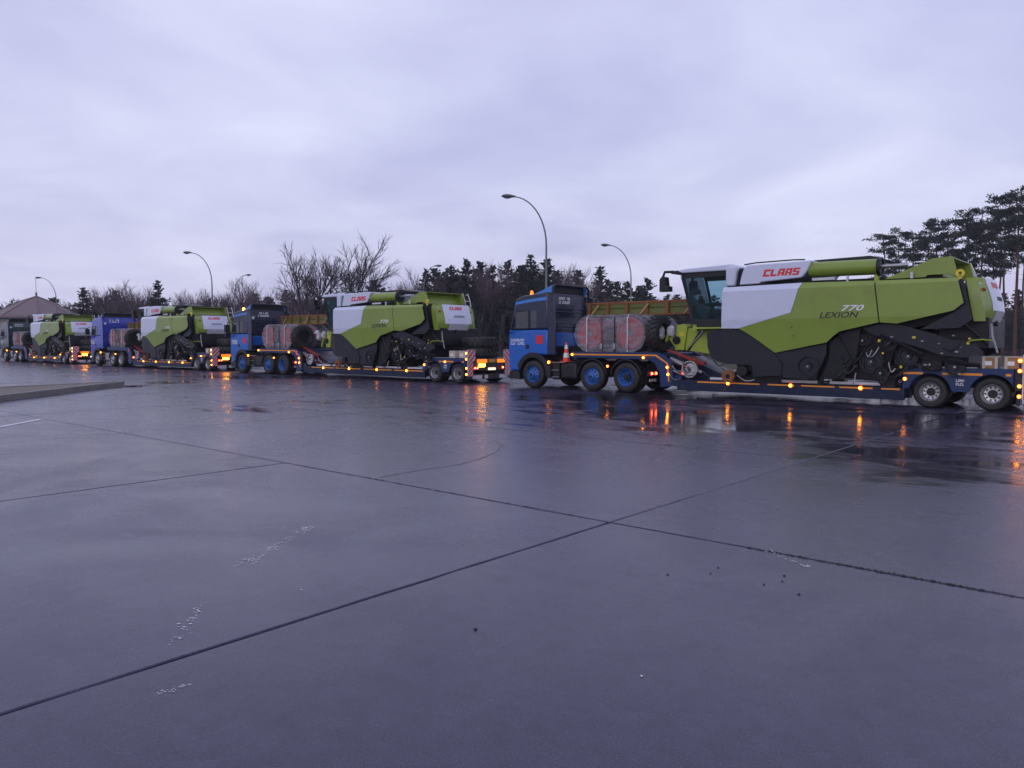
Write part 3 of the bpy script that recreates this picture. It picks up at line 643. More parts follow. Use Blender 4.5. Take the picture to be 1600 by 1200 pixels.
def glyph_rows(parent, name, m, c0, c1, plane, rows, n, seed):
    """two worn rows of lettering too small to read in the photograph, cut as separate upright strokes"""
    r = random.Random(seed); b = MB(); hh = (c1[1] - c0[1]) / rows
    for k in range(rows):
        x = c0[0] + r.uniform(0, .03) * (c1[0] - c0[0]); z0 = c0[1] + k * hh + hh * .12; z1 = z0 + hh * .72; cw = (c1[0] - c0[0]) / n
        for i in range(n):
            if x + cw * .7 > c1[0]: break
            if r.random() > .12:
                segs = [(0, .28, 0, 1)] + r.choice(([(.28, .85, .78, 1), (.28, .85, 0, .2)], [(.28, .8, .42, .6), (.62, .85, 0, 1)], [(.28, .85, .78, 1), (.28, .7, .42, .6)], [(.28, .85, 0, .22)], [(.6, .85, 0, 1), (.28, .6, .78, 1), (.28, .6, 0, .2)]))
                for a, e, f, g in segs:
                    X0, X1, Z0, Z1 = x + a * cw, x + e * cw, z0 + f * (z1 - z0), z0 + g * (z1 - z0)
                    if plane[0] == 'y': b.box(X0, X1, plane[1] - .004, plane[1], Z0, Z1)
                    else: b.box(plane[1], plane[1] + .004, X0, X1, Z0, Z1)
            x += cw
    return b.build(name, m, parent, smooth=False)

# ------------------------------------------------------------------ tractor unit
def tractor(U, label, cab, upper, accent, rim, tank, seed, beacon=True, red_mark=True):
    t = U.thing('tractor_truck', label, 'truck', 3.0, 1.25, 0, 'tractor units of the low-loader convoy'); W = 2.5
    part('chassis_frame', PLAST, t, lambda b: [b.box(.35, 6.0, y, y + .12, .72, 1.0) for y in (.78, 1.6)] + [b.box(s, s + .12, .9, 1.6, .75, .97) for s in (.6, 2.2, 3.2, 4.4, 5.85)] + [b.cyl((s, .3, .5), (s, 2.2, .5), .07, 10) for s in (1.17, 3.76, 5.11)])
    cl = part('cab_lower', cab, t, lambda b: b.prism([(.07, .62), (.015, .95), (0, 1.35), (.03, 2.1), (1.84, 2.1), (1.84, 1.2), (1.5, 1.22), (1.17, 1.22), (.85, 1.13), (.62, .96), (.5, .62)], .02, 2.48), .05, seg=3)
    part('bumper', PLAST, t, lambda b: b.prism([(.07, .26), (.0, .36), (.03, .615), (.49, .615), (.55, .32)], .03, 2.47), .03)
    for y in (.25, 2.25): part('headlight', mat('headlight_glass', (.4, .42, .45), .1), t, lambda b: b.box(-.02, .03, y - .2, y + .2, .45, .6), .02)
    part('bumper_edge', STEEL, t, lambda b: b.box(.1, .5, .0, .028, .29, .315))
    cu = part('cab_upper', upper, t, lambda b: b.prism([(.03, 2.104), (.1, 2.3), (.26, 3.0), (.40, 3.26), (.68, 3.35), (1.84, 3.44), (1.84, 2.104)], .03, 2.47), .07, seg=3)
    part('windscreen', DGLASS, t, lambda b: b.prism([(.022, 2.16), (.075, 2.33), (.222, 2.93), (.232, 2.93), (.085, 2.33), (.032, 2.16)], .2, 2.3))
    part('sun_visor', PLAST, t, lambda b: b.prism([(.1, 2.95), (.02, 2.86), (.0, 2.9), (.16, 3.08)], .2, 2.3))
    for yy, sg in ((0.03, -1), (2.47, 1)):
        f = lambda a, c: (min(yy + sg * a, yy + sg * c), max(yy + sg * a, yy + sg * c))
        w = part('side_window', DGLASS, t, lambda b: b.prism([(.25, 2.17), (.37, 2.74), (.94, 2.78), (.96, 2.17)], *f(0, .006)))
        part('window_trim', PLAST, w, lambda b: [b.prism(p, *f(.0, .013)) for p in ([(.22, 2.13), (.25, 2.17), (.96, 2.17), (.99, 2.13)], [(.35, 2.78), (.94, 2.81), (.94, 2.78), (.37, 2.74)], [(.96, 2.17), (.94, 2.8), (1.0, 2.8), (1.0, 2.13)])])
        part('quarter_window', DGLASS, t, lambda b: b.prism([(1.08, 2.17), (1.08, 2.78), (1.34, 2.78), (1.34, 2.17)], *f(0, .006)))
        if accent: part('roof_stripe', accent, t, lambda b: b.prism([(.31, 3.02), (.37, 3.12), (1.0, 3.2), (1.78, 3.27), (1.78, 3.15), (1.0, 3.1)], *f(0, .006)))
        part('air_deflector', upper, t, lambda b: b.prism([(1.85, 1.22), (1.85, 3.36), (2.12, 3.28), (2.2, 2.4), (2.2, 1.22)], *f(-.05, .012)), .012)
        part('mirror', PLAST, t, lambda b: (b.box(-.1, .08, *f(.06, .32), 2.2, 2.62), b.box(-.08, .07, *f(.06, .30), 1.95, 2.15), b.tube([(.12, yy + sg * .0, 2.75), (0, yy + sg * .15, 2.72), (-.02, yy + sg * .18, 2.3)], .025), b.tube([(.1, yy, 2.02), (0, yy + sg * .16, 2.0)], .025)), .03)
        dr = part('door_seam', CORE, t, lambda b: [b.box(*q, *(sorted((yy + sg * -.008, yy + sg * .0135)))if 0 else (min(yy - sg * .02, yy + sg * -.006), max(yy - sg * .02, yy - sg * .006)), *z) for q, z in ()] or b.box(1.005, 1.02, *f(-.03, -.007), 1.24, 2.09))
        part('door_handle', PLAST, dr, lambda b: b.box(.84, 1.0, *f(-.02, .03), 1.42, 1.57), .02)
        part('sill_seam', CORE, t, lambda b: b.box(.1, 1.8, *f(-.03, -.007), 1.235, 1.25))
        fy = (0.0, .55) if sg < 0 else (1.95, 2.5)
        part('front_fender', PLAST, t, lambda b: b.prism(arc(1.17, .5, .60, -8, 172, 14) + arc(1.17, .5, .79, 158, 22, 12) + [(1.98, .78), (1.98, .38)], *fy), .02)
        for cx in (3.76, 5.11): part('mudguard', PLAST, t, lambda b: b.prism(arc(cx, .5, .565, 8, 172, 14) + arc(cx, .5, .61, 172, 8, 14), *fy), .008)
        part('fuel_tank', tank, t, lambda b: b.prism([(2.36, .36), (2.36, .94), (3.08, .94), (3.08, .36)], *((.08, .72) if sg < 0 else (1.78, 2.42))), .10, seg=4)
        st = part('step_box', PLAST, t, lambda b: b.prism([(2.0, .34), (2.0, .93), (2.3, .93), (2.3, .34)], *((.12, .7) if sg < 0 else (1.8, 2.38))), .01)
        for z in (.42, .66, .935): part('step', STEEL, st, lambda b: b.box(2.0, 2.32 + (.25 if z > .9 else 0), *((.04, .12) if sg < 0 else (2.38, 2.46)), z, z + .025), .006)
    # back wall
    bw = part('back_wall', upper, t, lambda b: b.box(1.842, 1.875, .14, 2.36, 1.3, 3.35), .01)
    part('back_panel', cab, bw, lambda b: b.box(1.876, 1.92, .22, 2.28, 1.5, 2.0), .03)
    for i, z in enumerate((2.08, 2.2, 2.32, 2.72, 2.84)): part('rib', upper, bw, lambda b: b.box(1.876, 1.905, .2, 2.3, z, z + .045), .012)
    glyph_rows(bw, 'lettering', WHITE_L, (.62, 3.03), (1.28, 3.30), ('x', 1.8765), 2, 11, seed + 5)
    part('speed_disc', WHITE_L, bw, lambda b: b.cyl((1.876, .33, 2.98), (1.882, .33, 2.98), .085, 16))
    part('engine_tunnel', CORE, t, lambda b: b.box(1.2, 2.3, .6, 1.9, .7, 1.5), .03)
    part('exhaust_stack', CORE, t, lambda b: b.cyl((2.15, 2.0, 1.0), (2.15, 2.0, 2.3), .12, 12))
    # roof spoiler: top plate, cheeks, open back with a frame
    sp = part('roof_spoiler', accent or upper, t, lambda b: b.prism([(1.02, 3.385), (1.35, 3.50), (1.9, 3.70), (1.93, 3.69), (1.4, 3.48), (1.05, 3.37)], .28, 2.22), .01)
    for y in (.20, 2.25): part('spoiler_cheek', accent or upper, sp, lambda b: b.prism([(1.0, 3.37), (1.5, 3.53), (1.92, 3.69), (1.87, 3.40)], y, y + .05), .01)
    part('spoiler_frame', PLAST, sp, lambda b: b.tube([(1.95, .16, 3.25), (1.97, .18, 3.62), (1.97, .30, 3.70), (1.97, 2.20, 3.70), (1.97, 2.32, 3.62), (1.95, 2.34, 3.25)], .045, 8))
    part('spoiler_shade_plate', CORE, sp, lambda b: b.box(1.78, 1.80, .26, 2.24, 3.40, 3.66))  # dark plate standing in for the shade inside the hollow spoiler
    glyph_rows(cl, 'lettering', WHITE_L, (.12, 1.55), (.78, 1.80), ('y', .0195), 2, 12, seed)
    if red_mark: part('red_panel', RED_L, cl, lambda b: b.box(1.32, 1.63, .015, .0197, 1.60, 1.90))
    if beacon:
        for y in ((.5, 2.0) if seed % 2 else (.45,)):
            bc = part('beacon', PLAST, t, lambda b: b.cyl((.72, y, 3.33), (.72, y, 3.40), .075, 12)); part('beacon_lens', AMB if seed % 2 else FLASH, bc, lambda b: (b.cyl((.72, y, 3.40), (.72, y, 3.50), .065, 12, .055), b.ball((.72, y, 3.5), .055, 8)))
    wheel(t, 1.17, .02, .5, .5, .32, 'steer', rim); wheel(t, 1.17, 2.48, .5, .5, .32, 'steer', rim, True)
    wheel(t, 3.76, .02, .5, .5, .32, 'flat', rim); wheel(t, 3.76, 2.48, .5, .5, .32, 'flat', rim, True)
    wheel(t, 5.11, .02, .5, .5, .60, 'deep', rim); wheel(t, 5.11, 2.48, .5, .5, .60, 'deep', rim, True)
    for y0 in (.1, 1.85):
        tl = part('tail_lamp_bar', PLAST, t, lambda b: b.box(5.86, 5.93, y0, y0 + .55, .55, .74), .01)
        for dy in (.14, .40): lamp(tl, 5.93, y0 + dy, .645, .062, 'red', 'x', 'tail_lens')
        part('reflector_plate', PALE, tl, lambda b: b.box(5.9, 5.92, y0 + .08, y0 + .5, .38, .47))
    lamp(t, 1.94, -.01, .95); lamp(t, 4.43, -.01, .86, .045)
    return t

# ------------------------------------------------------------------ low-bed trailer
def trailer(U, label, ext, tape=True):
    t = U.thing('low_loader_trailer', label, 'trailer', 11 + ext, 1.25, 0, 'low-loader trailers of the convoy'); e = ext; W = 2.5
    gp = [(2.92, 1.33), (6.3, 1.33), (6.58, 1.22), (6.82, .98), (6.88, .30), (6.42, .22), (6.36, .72), (6.2, .98), (5.95, 1.10), (2.92, 1.13)]
    for y0 in (0.0, 2.42): part('gooseneck_side', TRAIL, t, lambda b: b.prism(gp, y0, y0 + .08), .012)
    part('gooseneck_deck', TRAIL, t, lambda b: (b.box(2.95, 6.3, .085, 2.415, 1.22, 1.31), b.box(2.95, 3.1, .085, 2.415, 1.05, 1.215)), .01)
    if tape:
        part('tape', ORANGE, t, lambda b: (b.box(3.0, 6.22, -.0045, -.0005, 1.215, 1.262), b.prism([(6.22, 1.262), (6.26, 1.262), (6.68, 1.0), (6.74, .42), (6.69, .42), (6.63, .98), (6.22, 1.215)], -.0045, -.0005)))
    part('neck', BEDM, t, lambda b: b.prism([(5.9, 1.2), (6.9, 1.2), (8.3, .62), (8.3, .26), (6.7, .24), (6.45, .7)], .62, 1.88), .03)
    rl = part('neck_crossbeam', TRAIL, t, lambda b: b.box(6.86, 7.1, .085, 2.415, .28, .62), .02)
    for y0 in (.3, 2.0): part('hydraulic_ram', STEEL, t, lambda b: (b.cyl((6.6, y0, 1.12), (7.7, y0, .72), .055, 10), b.cyl((6.6, y0, 1.12), (7.1, y0, .94), .085, 10)))
    part('ramp_beam', REDP, t, lambda b: b.prism([(6.35, 1.42), (6.5, 1.42), (7.75, 1.02), (7.75, .95), (7.6, .95)], .35, .50), .01)
    part('hose_reel', RIM_S, t, lambda b: b.lathe([(.23, 0), (.26, .0), (.26, .1), (.22, .1), (.18, .05), (.06, .05), (.04, .0)], (7.35, .12, .82), 'y', 24, close=False))
    if tape:
        for s_, z_ in ((6.67, .87), (6.70, .65), (5.8, 1.16), (2.97, 1.235)): lamp(t, s_, -.006, z_, .05)
    if not tape or e > 1:
        for z_ in (1.06, 1.20): lamp(t, 6.42, .04, z_, .05, 'red', 'x', 'tail_lens')
    lt = part('rear_lamp', PLAST, t, lambda b: b.box(6.9, 6.96, .25, .55, .60, .78)); lamp(lt, 6.96, .40, .69, .06, 'red', 'x', 'tail_lens')
    # load bed
    D0, D1 = 7.0, 13.5 + e
    for y0 in (0.0, 2.38): part('bed_beam', BEDM, t, lambda b: b.box(D0, D1, y0, y0 + .12, .17, .49), .012)
    part('bed_floor', BEDM, t, lambda b: [b.box(D0 + .1 + i * .74, D0 + .3 + i * .74, .125, 2.375, .22, .44) for i in range(int((D1 - D0 - .3) / .74))] + [b.box(D0, D1, y, y + .3, .2, .46) for y in (.5, 1.7)])
    s = 7.7
    while s < D1 - .5:
        L = random.uniform(.75, 1.0); part('tape', ORANGE, t, lambda b: b.box(s, min(s + L, D1 - .1), -.0045, -.0005, .425, .465)); s += L + random.uniform(.12, .25)
    s = 8.1
    while s < D1 - .6:
        L = random.uniform(.5, 1.5); rr = part('edge_rail', PALE, t, lambda b: b.cyl((s, .06, .555), (min(s + L, D1 - .1), .06, .555), .045, 8)); part('post', PLAST, t, lambda b: b.box(s - .05, s, .02, .10, .485, .62)); s += L + random.uniform(.1, .5)
    n = 4 if e > 1 else 3
    for i in range(n): lamp(t, 8.7 + i * (D1 - 9.2) / (n - .7), -.002, .44)
    # bogie
    B0, B1 = 13.45 + e, 15.86 + e; w4, w5 = 14.08 + e, 15.42 + e; r = .405
    ar = lambda c: arc(c, .4, .475, 168, 12, 12)
    gp2 = [(B0, .42), (B0 - .02, .85), (B0 + .25, 1.02), (B1, 1.02), (B1 + .05, .95), (B1 + .05, .45)] + list(reversed(ar(w5)))[0:0]
    poly = [(B0, .45), (B0, .86), (B0 + .24, 1.02), (B1, 1.02), (B1, .48)] + [p for p in reversed(ar(w5))] + [(w5 - .50, .43), (w4 + .50, .43)] + [p for p in reversed(ar(w4))]
    for y0 in (0.0, 2.44): part('bogie_side', TRAIL, t, lambda b: b.prism(poly, y0, y0 + .06), .01)
    part('bogie_deck', TRAIL, t, lambda b: (b.box(B0 + .24, B1, .065, 2.435, .93, 1.01), b.box(B0, B1, .8, 1.7, .5, .925)), .01)
    part('deck_edge', STEEL, t, lambda b: b.box(B0 + .3, B1 - .75, .0, .04, 1.022, 1.045))
    for a, c in ((B0 + .02, w4 - .16), (w4 + .28, w5 - .2), (w5 + .28, B1 - .05)): part('tape', ORANGE, t, lambda b: b.box(a, c, -.0045, -.0005, .845, .90))
    glyph_rows(t, 'stencil', WHITE_L, (w4 + .58, .58), (w4 + .76, .76), ('y', -.0005), 2, 4, 3)
    for w in (w4, w5):
        wheel(t, w, .03, r, r, .55, 'deep', RIM_S); wheel(t, w, 2.47, r, r, .55, 'deep', RIM_S, True)
    part('axle_tubes', PLAST, t, lambda b: [b.cyl((w, .3, r), (w, 2.2, r), .07, 10) for w in (w4, w5)])
    lamp(t, B0 + .06, -.002, .72, .05)
    if e > 1: lamp(t, w4 + .67, -.002, .86, .05)
    # tail
    rb = part('rear_beam', PLAST, t, lambda b: b.box(B1 + .01, B1 + .16, .02, 2.48, .50, 1.0), .015)
    part('rear_bumper', PLAST, t, lambda b: b.box(B1 + .05, B1 + .14, .02, 2.48, .16, .36), .015)
    for y0, y1 in ((.30, .85), (1.0, 1.2), (1.9, 2.4)): part('reflector_plate', PALE, t, lambda b: b.box(B1 + .141, B1 + .146, y0, y1, .18, .33))
    X = B1 + .20
    chevron_board(t, X, -.05, .40, .90, 1.36, 4); chevron_board(t, X, -.03, .27, .30, .885, 5)
    chevron_board(t, X, 2.12, 2.55, .90, 1.36, 4, -1); chevron_board(t, X, 2.24, 2.53, .30, .885, 5, -1)
    part('hazard_panel', FLASH, t, lambda b: b.box(X - .03, X, .62, .98, .66, .78), .01)
    part('amber_panel', AMBR, t, lambda b: b.box(X - .035, X - .002, .52, 1.10, .82, .97), .01); part('amber_panel', AMBR, t, lambda b: b.box(X - .035, X - .002, 1.72, 2.2, .82, .97), .01)  # the far one is a reflector; its glow is emission in the material
    part('number_plate', PLATEG, t, lambda b: b.box(X - .03, X - .01, 1.18, 1.62, .52, .62)); part('number_plate', mat('amber_plate', (.6, .33, .06), .4), t, lambda b: b.box(X - .03, X - .01, 1.2, 1.6, .84, .97))
    for y in (.38, .52, 2.05): lamp(t, X - .03, y, .62, .055, 'red', 'x', 'tail_lens')
    for z in (.38, .62, .98): lamp(t, B1 + .12, -.01, z, .05)
    mk = part('marker_stalk', PLAST, t, lambda b: b.box(B1 + .1, B1 + .14, .0, .04, 1.02, 1.28)); lamp(mk, B1 + .12, -.003, 1.22, .055)
    return t

# ------------------------------------------------------------------ combine harvester
YN, YC = -0.42, 1.08
def ybody(s, z):
    y = YN
    if z > 3.12: y += (z - 3.12) * .9
    if z < 2.3: y += (2.3 - z) * .10
    return y
def combine(U, label, off):
    """all dimensions in the frame of the first truck; off slides the machine back along its trailer"""
    t = thing('combine_harvester', label, 'harvester', U.loc(11.5 + off, YC, .5), ROWROT, 'combine harvesters on the low-loaders', (11.5, YC, .5))
    part('body_core', CORE, t, lambda b: b.prism([(8.7, 3.2), (14.7, 3.14), (14.95, 2.7), (14.98, 2.3), (13.4, 1.95), (12.5, 1.5), (12.0, .95), (11.6, .72), (9.0, .72), (8.75, 1.6)], .05, 2.1), .03)
    cz = (2.3, 3.12); 
    knee = [(9.16, 2.05), (9.45, 1.90), (9.75, 1.70), (10.0, 1.52), (10.23, 1.36)]
    for mi in (None, YC):
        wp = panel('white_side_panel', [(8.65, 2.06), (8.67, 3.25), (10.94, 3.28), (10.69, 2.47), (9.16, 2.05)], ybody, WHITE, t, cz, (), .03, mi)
        gp = panel('green_side_panel', [(9.175, 2.05), (10.70, 2.462), (10.955, 3.28), (12.815, 3.235), (12.955, 2.165), (11.98, 1.94), (11.82, 1.82), (11.65, 1.65)] + [(a + .0, c) for a, c in reversed(knee)][0:-1], ybody, GREEN, t, cz, (), .03, mi)
        rp = panel('rear_side_panel', [(12.845, 3.235), (14.70, 3.21), (14.85, 2.60), (14.64, 2.42), (13.38, 2.125), (12.985, 2.165)], ybody, GREEN, t, cz, (), .03, mi)
        wc = panel('front_wheel_cover', [(8.04, 1.94), (8.62, 2.04), (9.16, 2.02), (9.47, 1.86), (9.77, 1.66), (10.2, 1.34), (10.42, 1.05), (10.42, .72), (9.6, .68), (9.55, 1.0), (8.75, 1.02), (8.24, 1.17), (8.08, 1.5)], lambda s, z: -.30 + max(0, 8.6 - s) * .35, GREYP, t, (), (8.6,), .03, mi)
        lp = panel('lower_panel', [(10.22, 1.33), (10.9, 1.47), (11.62, 1.61), (11.62, 1.35), (11.35, .66), (10.44, .66), (10.44, 1.05)], lambda s, z: -.27, GREYP, t, (), (), .03, mi)
        lp2 = panel('lower_panel', [(11.66, 1.63), (11.84, 1.80), (12.0, 1.92), (12.45, 2.02), (12.35, 1.2), (12.05, .66), (11.45, .66), (11.66, 1.2)], lambda s, z: -.16, CORE, t, (), (), .03, mi)
        dc = panel('straw_duct', [(12.5, 2.03), (12.98, 2.14), (13.4, 2.10), (14.2, 1.86), (14.62, 1.70), (15.1, 1.60), (15.25, 1.42), (14.9, 1.28), (14.35, 1.33), (13.9, 1.52), (12.75, 1.86)], lambda s, z: -.22, GREYP, t, (), (14.3,), .05, mi)
        panel('rear_frame', [(14.72, 3.18), (14.80, 3.18), (15.02, 2.2), (14.75, 2.0), (13.9, 1.98), (14.66, 2.40), (14.87, 2.58)], lambda s, z: -.30, GREYP, t, (), (), .03, mi)
        # roof cowl in white, with the dark groove of the frame showing between the two pieces
    fy = lambda s, z: 0
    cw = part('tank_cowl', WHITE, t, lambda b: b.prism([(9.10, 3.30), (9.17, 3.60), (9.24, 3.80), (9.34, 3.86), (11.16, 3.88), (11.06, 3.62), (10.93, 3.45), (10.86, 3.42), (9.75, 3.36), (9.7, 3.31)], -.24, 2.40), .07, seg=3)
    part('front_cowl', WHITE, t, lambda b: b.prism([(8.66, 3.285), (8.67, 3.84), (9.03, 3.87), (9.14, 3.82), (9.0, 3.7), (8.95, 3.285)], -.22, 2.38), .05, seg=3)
    part('cowl_groove', CORE, t, lambda b: b.box(8.9, 9.3, -.1, 2.26, 3.2, 3.78))
    part('top_cover', PLAST, t, lambda b: b.prism([(10.7, 3.885), (11.0, 3.95), (12.45, 3.97), (12.75, 3.88), (12.7, 3.84), (10.75, 3.86)], .5, 1.7), .02)
    part('top_rail', PLAST, t, lambda b: b.tube([(9.2, -.12, 3.89), (9.5, -.05, 3.93), (10.6, -.05, 3.94), (10.9, .0, 3.93)], .02))
    part('tank_top', CORE, t, lambda b: b.box(10.9, 14.3, .15, 2.0, 3.12, 3.34))
    for a, c in ((11.15, 11.75), (12.05, 12.1), (13.6, 13.66)): part('bracket', PALE, t, lambda b: b.box(a, c, -.14, -.10, 3.33, 3.40) if c - a > .3 else b.box(a, c, -.14, -.08, 3.26, 3.42))
    au = part('unloading_auger', GREEN, t, lambda b: b.cyl((11.05, .02, 3.64), (12.84, .02, 3.615), .205, 24))
    part('auger_flange', PLAST, au, lambda b: b.lathe([(.20, 0), (.245, 0), (.245, .09), (.20, .09)], (12.80, .02, 3.615), 'x', 24))
    part('auger_shade_disc', CORE, au, lambda b: b.cyl((12.845, .02, 3.615), (12.86, .02, 3.615), .195, 20)); part('auger_shaft', STEEL, au, lambda b: b.cyl((12.86, .02, 3.62), (13.5, .05, 3.62), .05, 10))  # black disc on the capped tube end, coloured as the shade inside
    part('auger_saddle', GREEN_D, t, lambda b: b.box(12.72, 12.82, -.06, .12, 3.2, 3.42), .01)
    hp = part('tank_extension', GREEN, t, lambda b: b.prism([(12.95, 3.28), (13.2, 3.37), (14.06, 3.74), (14.50, 3.76), (14.58, 3.5), (14.62, 3.28), (14.5, 3.28), (14.47, 3.33), (13.95, 3.33), (13.92, 3.28)], .0, .035), .008)
    part('extension_side', GREEN, hp, lambda b: b.prism([(12.95, 3.28), (14.06, 3.74), (14.50, 3.76), (14.62, 3.28)], 2.12, 2.155), .008)
    part('extension_top', GREEN, hp, lambda b: b.prism([(12.97, 3.30), (14.06, 3.735), (14.48, 3.755), (14.48, 3.735), (14.06, 3.71), (12.99, 3.29)], .037, 2.118))
    part('extension_back', GREEN, hp, lambda b: b.prism([(14.30, 3.28), (14.12, 3.72), (14.14, 3.725), (14.33, 3.28)], .037, 2.118))
    part('lifting_eye', YELL, t, lambda b: (b.lathe([(.04, 0), (.10, 0), (.10, .03), (.04, .03)], (14.70, -.12, 3.33), 'y', 14), b.box(14.66, 14.74, -.12, -.09, 3.18, 3.28)))
    # rear hood: rings in plan, each higher ring set further forward
    def ring(z):
        f = (z - 2.16) / 1.06
        back = 15.30 + .10 * math.sin(min(1, f * 3.2) * 1.57) - .34 * max(0, f - .3) ** 1.3; s0 = 14.80 + .20 * (1 - f)
        ins = .08 * max(0, f - .75) * 4
        pts = [(s0, -.02 + ins), (s0 + .26, -.015 + ins), (back - .16, .10 + ins), (back - .05, .30), (back - .01, .50), (back, .80), (back + .005, YC)]
        return pts + [(a, 2 * YC - c) for a, c in reversed(pts[:-1])]
    zs = [2.16, 2.24, 2.42, 2.62, 2.82, 3.02, 3.16, 3.22]; rg = [ring(z) for z in zs]; n = len(rg[0])
    def hood(b):
        b.add([(a, c, z) for z, q in zip(zs, rg) for a, c in q], [(i * n + k, i * n + k + 1, (i + 1) * n + k + 1, (i + 1) * n + k) for i in range(len(zs) - 1) for k in range(n - 1)])
        b.add([(a, c, zs[-1]) for a, c in rg[-1]], [tuple(range(n))]); b.add([(a, c, zs[0]) for a, c in rg[0]], [tuple(range(n))])
    hd = part('rear_hood', GREEN, t, hood)
    def wpan(b):
        ks = [3, 4, 5, 6, 7, 8, 9]
        b.add([(rg[i][k][0] + .006, rg[i][k][1], zs[i]) for i in range(2, len(zs)) for k in ks], [(i * 7 + k, i * 7 + k + 1, (i + 1) * 7 + k + 1, (i + 1) * 7 + k) for i in range(len(zs) - 3) for k in range(6)])
    part('rear_white_panel', WHITE, hd, wpan)
    part('rear_apron', PALE, hd, lambda b: b.add([(rg[i][k][0] + .008, rg[i][k][1], zs[i]) for i in (0, 1, 2) for k in range(4, 9)], [(i * 5 + k, i * 5 + k + 1, (i + 1) * 5 + k + 1, (i + 1) * 5 + k) for i in (0, 1) for k in range(4)]))
    def back_at(y, z):
        i = max(j for j in range(len(zs) - 1) if zs[j] <= z); f = (z - zs[i]) / (zs[i + 1] - zs[i]); best = 0
        for k in range(n - 1):
            if rg[i][k][1] <= y <= rg[i][k + 1][1]:
                g = (y - rg[i][k][1]) / (rg[i][k + 1][1] - rg[i][k][1] + 1e-9); lo = rg[i][k][0] + (rg[i][k + 1][0] - rg[i][k][0]) * g; hi = rg[i + 1][k][0] + (rg[i + 1][k + 1][0] - rg[i + 1][k][0]) * g; return lo + (hi - lo) * f + .010
        return rg[i][6][0]
    block_claas(hd, (.62, 3.00), (1.40, 3.13), ('x', back_at))
    lettering('LEXION', BLACK_L, hd, 'lettering', (.78, 2.68), (1.42, 2.78), ('x', back_at), .006, .2)
    for y, z in ((.13, 3.06), (.17, 2.93), (2.03, 3.06), (1.99, 2.93)): part('rear_lamp', PALE if z > 3 else REDP, hd, lambda b: b.ball((15.07 if z > 3 else 15.16, y, z), .05, 8))
    part('camera_pod', PLAST, hd, lambda b: (b.cyl((15.2, .95, 2.12), (15.36, .95, 2.12), .07, 10),), .01)
    ld = part('rear_ladder', PALE, t, lambda b: [b.tube([(14.3, y, 3.72), (14.42, y, 3.78), (14.54, y, 3.5), (14.90, y, 2.0)], .022, 6) for y in (2.26, 2.58)] + [b.cyl((14.54 + (3.5 - z) * .24, 2.26, z), (14.54 + (3.5 - z) * .24, 2.58, z), .018, 6) for z in (3.45, 3.17, 2.89, 2.61, 2.33, 2.08)])
    part('guard_rail', PLAST, t, lambda b: [b.tube([(13.7, 2.22, 3.2), (13.72, 2.22, 3.8), (14.4, 2.22, 3.8), (14.42, 2.22, 3.2)], .018), b.tube([(13.71, 2.22, 3.5), (14.41, 2.22, 3.5)], .014)])
    # lettering on the flank
    sp = lambda s, z: ybody(s, z) - .003
    block_claas(cw, (9.80, 3.505), (10.90, 3.70), ('y', lambda s, z: -.2405))
    lettering('LEXION', BLACK_L, gp0(t, 'green_side_panel'), 'lettering', (11.47, 2.30), (12.47, 2.455), ('y', sp), .006, .28, .008)
    lettering('770', WHITE_L, gp0(t, 'green_side_panel'), 'lettering', (12.03, 2.475), (12.60, 2.625), ('y', sp), .006, .28, .018)
    for s, z in ((10.75, 1.83), (10.72, 2.06)): part('fastener', CORE, t, lambda b: b.cyl((s, ybody(s, z) - .006, z), (s, ybody(s, z), z), .018, 8))
    # cab
    ca, cb = .30, 1.86
    fr = part('cab_frame', PLAST, t, lambda b: [(b.prism([(6.93, 3.79), (7.02, 3.79), (7.40, 2.28), (7.30, 2.28)], y, y + .06), b.prism([(8.50, 3.79), (8.62, 3.79), (8.62, 2.2), (8.50, 2.2)], y, y + .06), b.prism([(7.30, 2.36), (8.62, 2.36), (8.62, 2.18), (7.32, 2.18)], y, y + .06), b.prism([(6.95, 3.79), (8.62, 3.79), (8.62, 3.64), (6.99, 3.64)], y, y + .06)) for y in (ca, cb - .06)] + [b.box(7.3, 8.62, ca, cb, 2.12, 2.19), b.box(8.56, 8.64, ca + .07, cb - .07, 2.2, 2.75)], .01)
    for y in (ca + .02, cb - .035): part('side_glass', GLASS, fr, lambda b: b.prism([(7.02, 3.66), (8.51, 3.66), (8.51, 2.35), (7.37, 2.35)], y, y + .012), smooth=False)
    part('windscreen', GLASS, fr, lambda b: b.prism([(6.925, 3.78), (6.94, 3.78), (7.315, 2.28), (7.30, 2.28)], ca + .06, cb - .06), smooth=False)
    part('rear_glass', GLASS, fr, lambda b: b.box(8.60, 8.612, ca + .07, cb - .07, 2.76, 3.62), smooth=False)
    part('cab_roof', WHITE, t, lambda b: b.prism([(6.78, 3.80), (6.84, 3.89), (7.1, 3.93), (8.64, 3.98), (8.64, 3.795)], ca - .08, cb + .08), .04, seg=3)
    part('roof_visor', PLAST, t, lambda b: b.prism([(6.62, 3.80), (6.84, 3.90), (7.0, 3.82), (6.95, 3.77)], ca - .12, cb + .12), .02)
    st = part('seat', SEAT, t, lambda b: (b.box(7.75, 8.25, .75, 1.3, 2.5, 2.68), b.prism([(8.15, 2.66), (8.3, 2.66), (8.42, 3.4), (8.28, 3.42)], .75, 1.3), b.box(7.8, 8.2, .85, 1.2, 2.19, 2.5)), .05)
    part('control_arm', PLAST, t, lambda b: (b.box(7.6, 8.2, .62, .80, 2.76, 2.86), b.tube([(7.55, .7, 2.8), (7.5, .7, 3.0)], .025), b.box(7.42, 7.5, .55, .7, 2.85, 3.1)), .02)
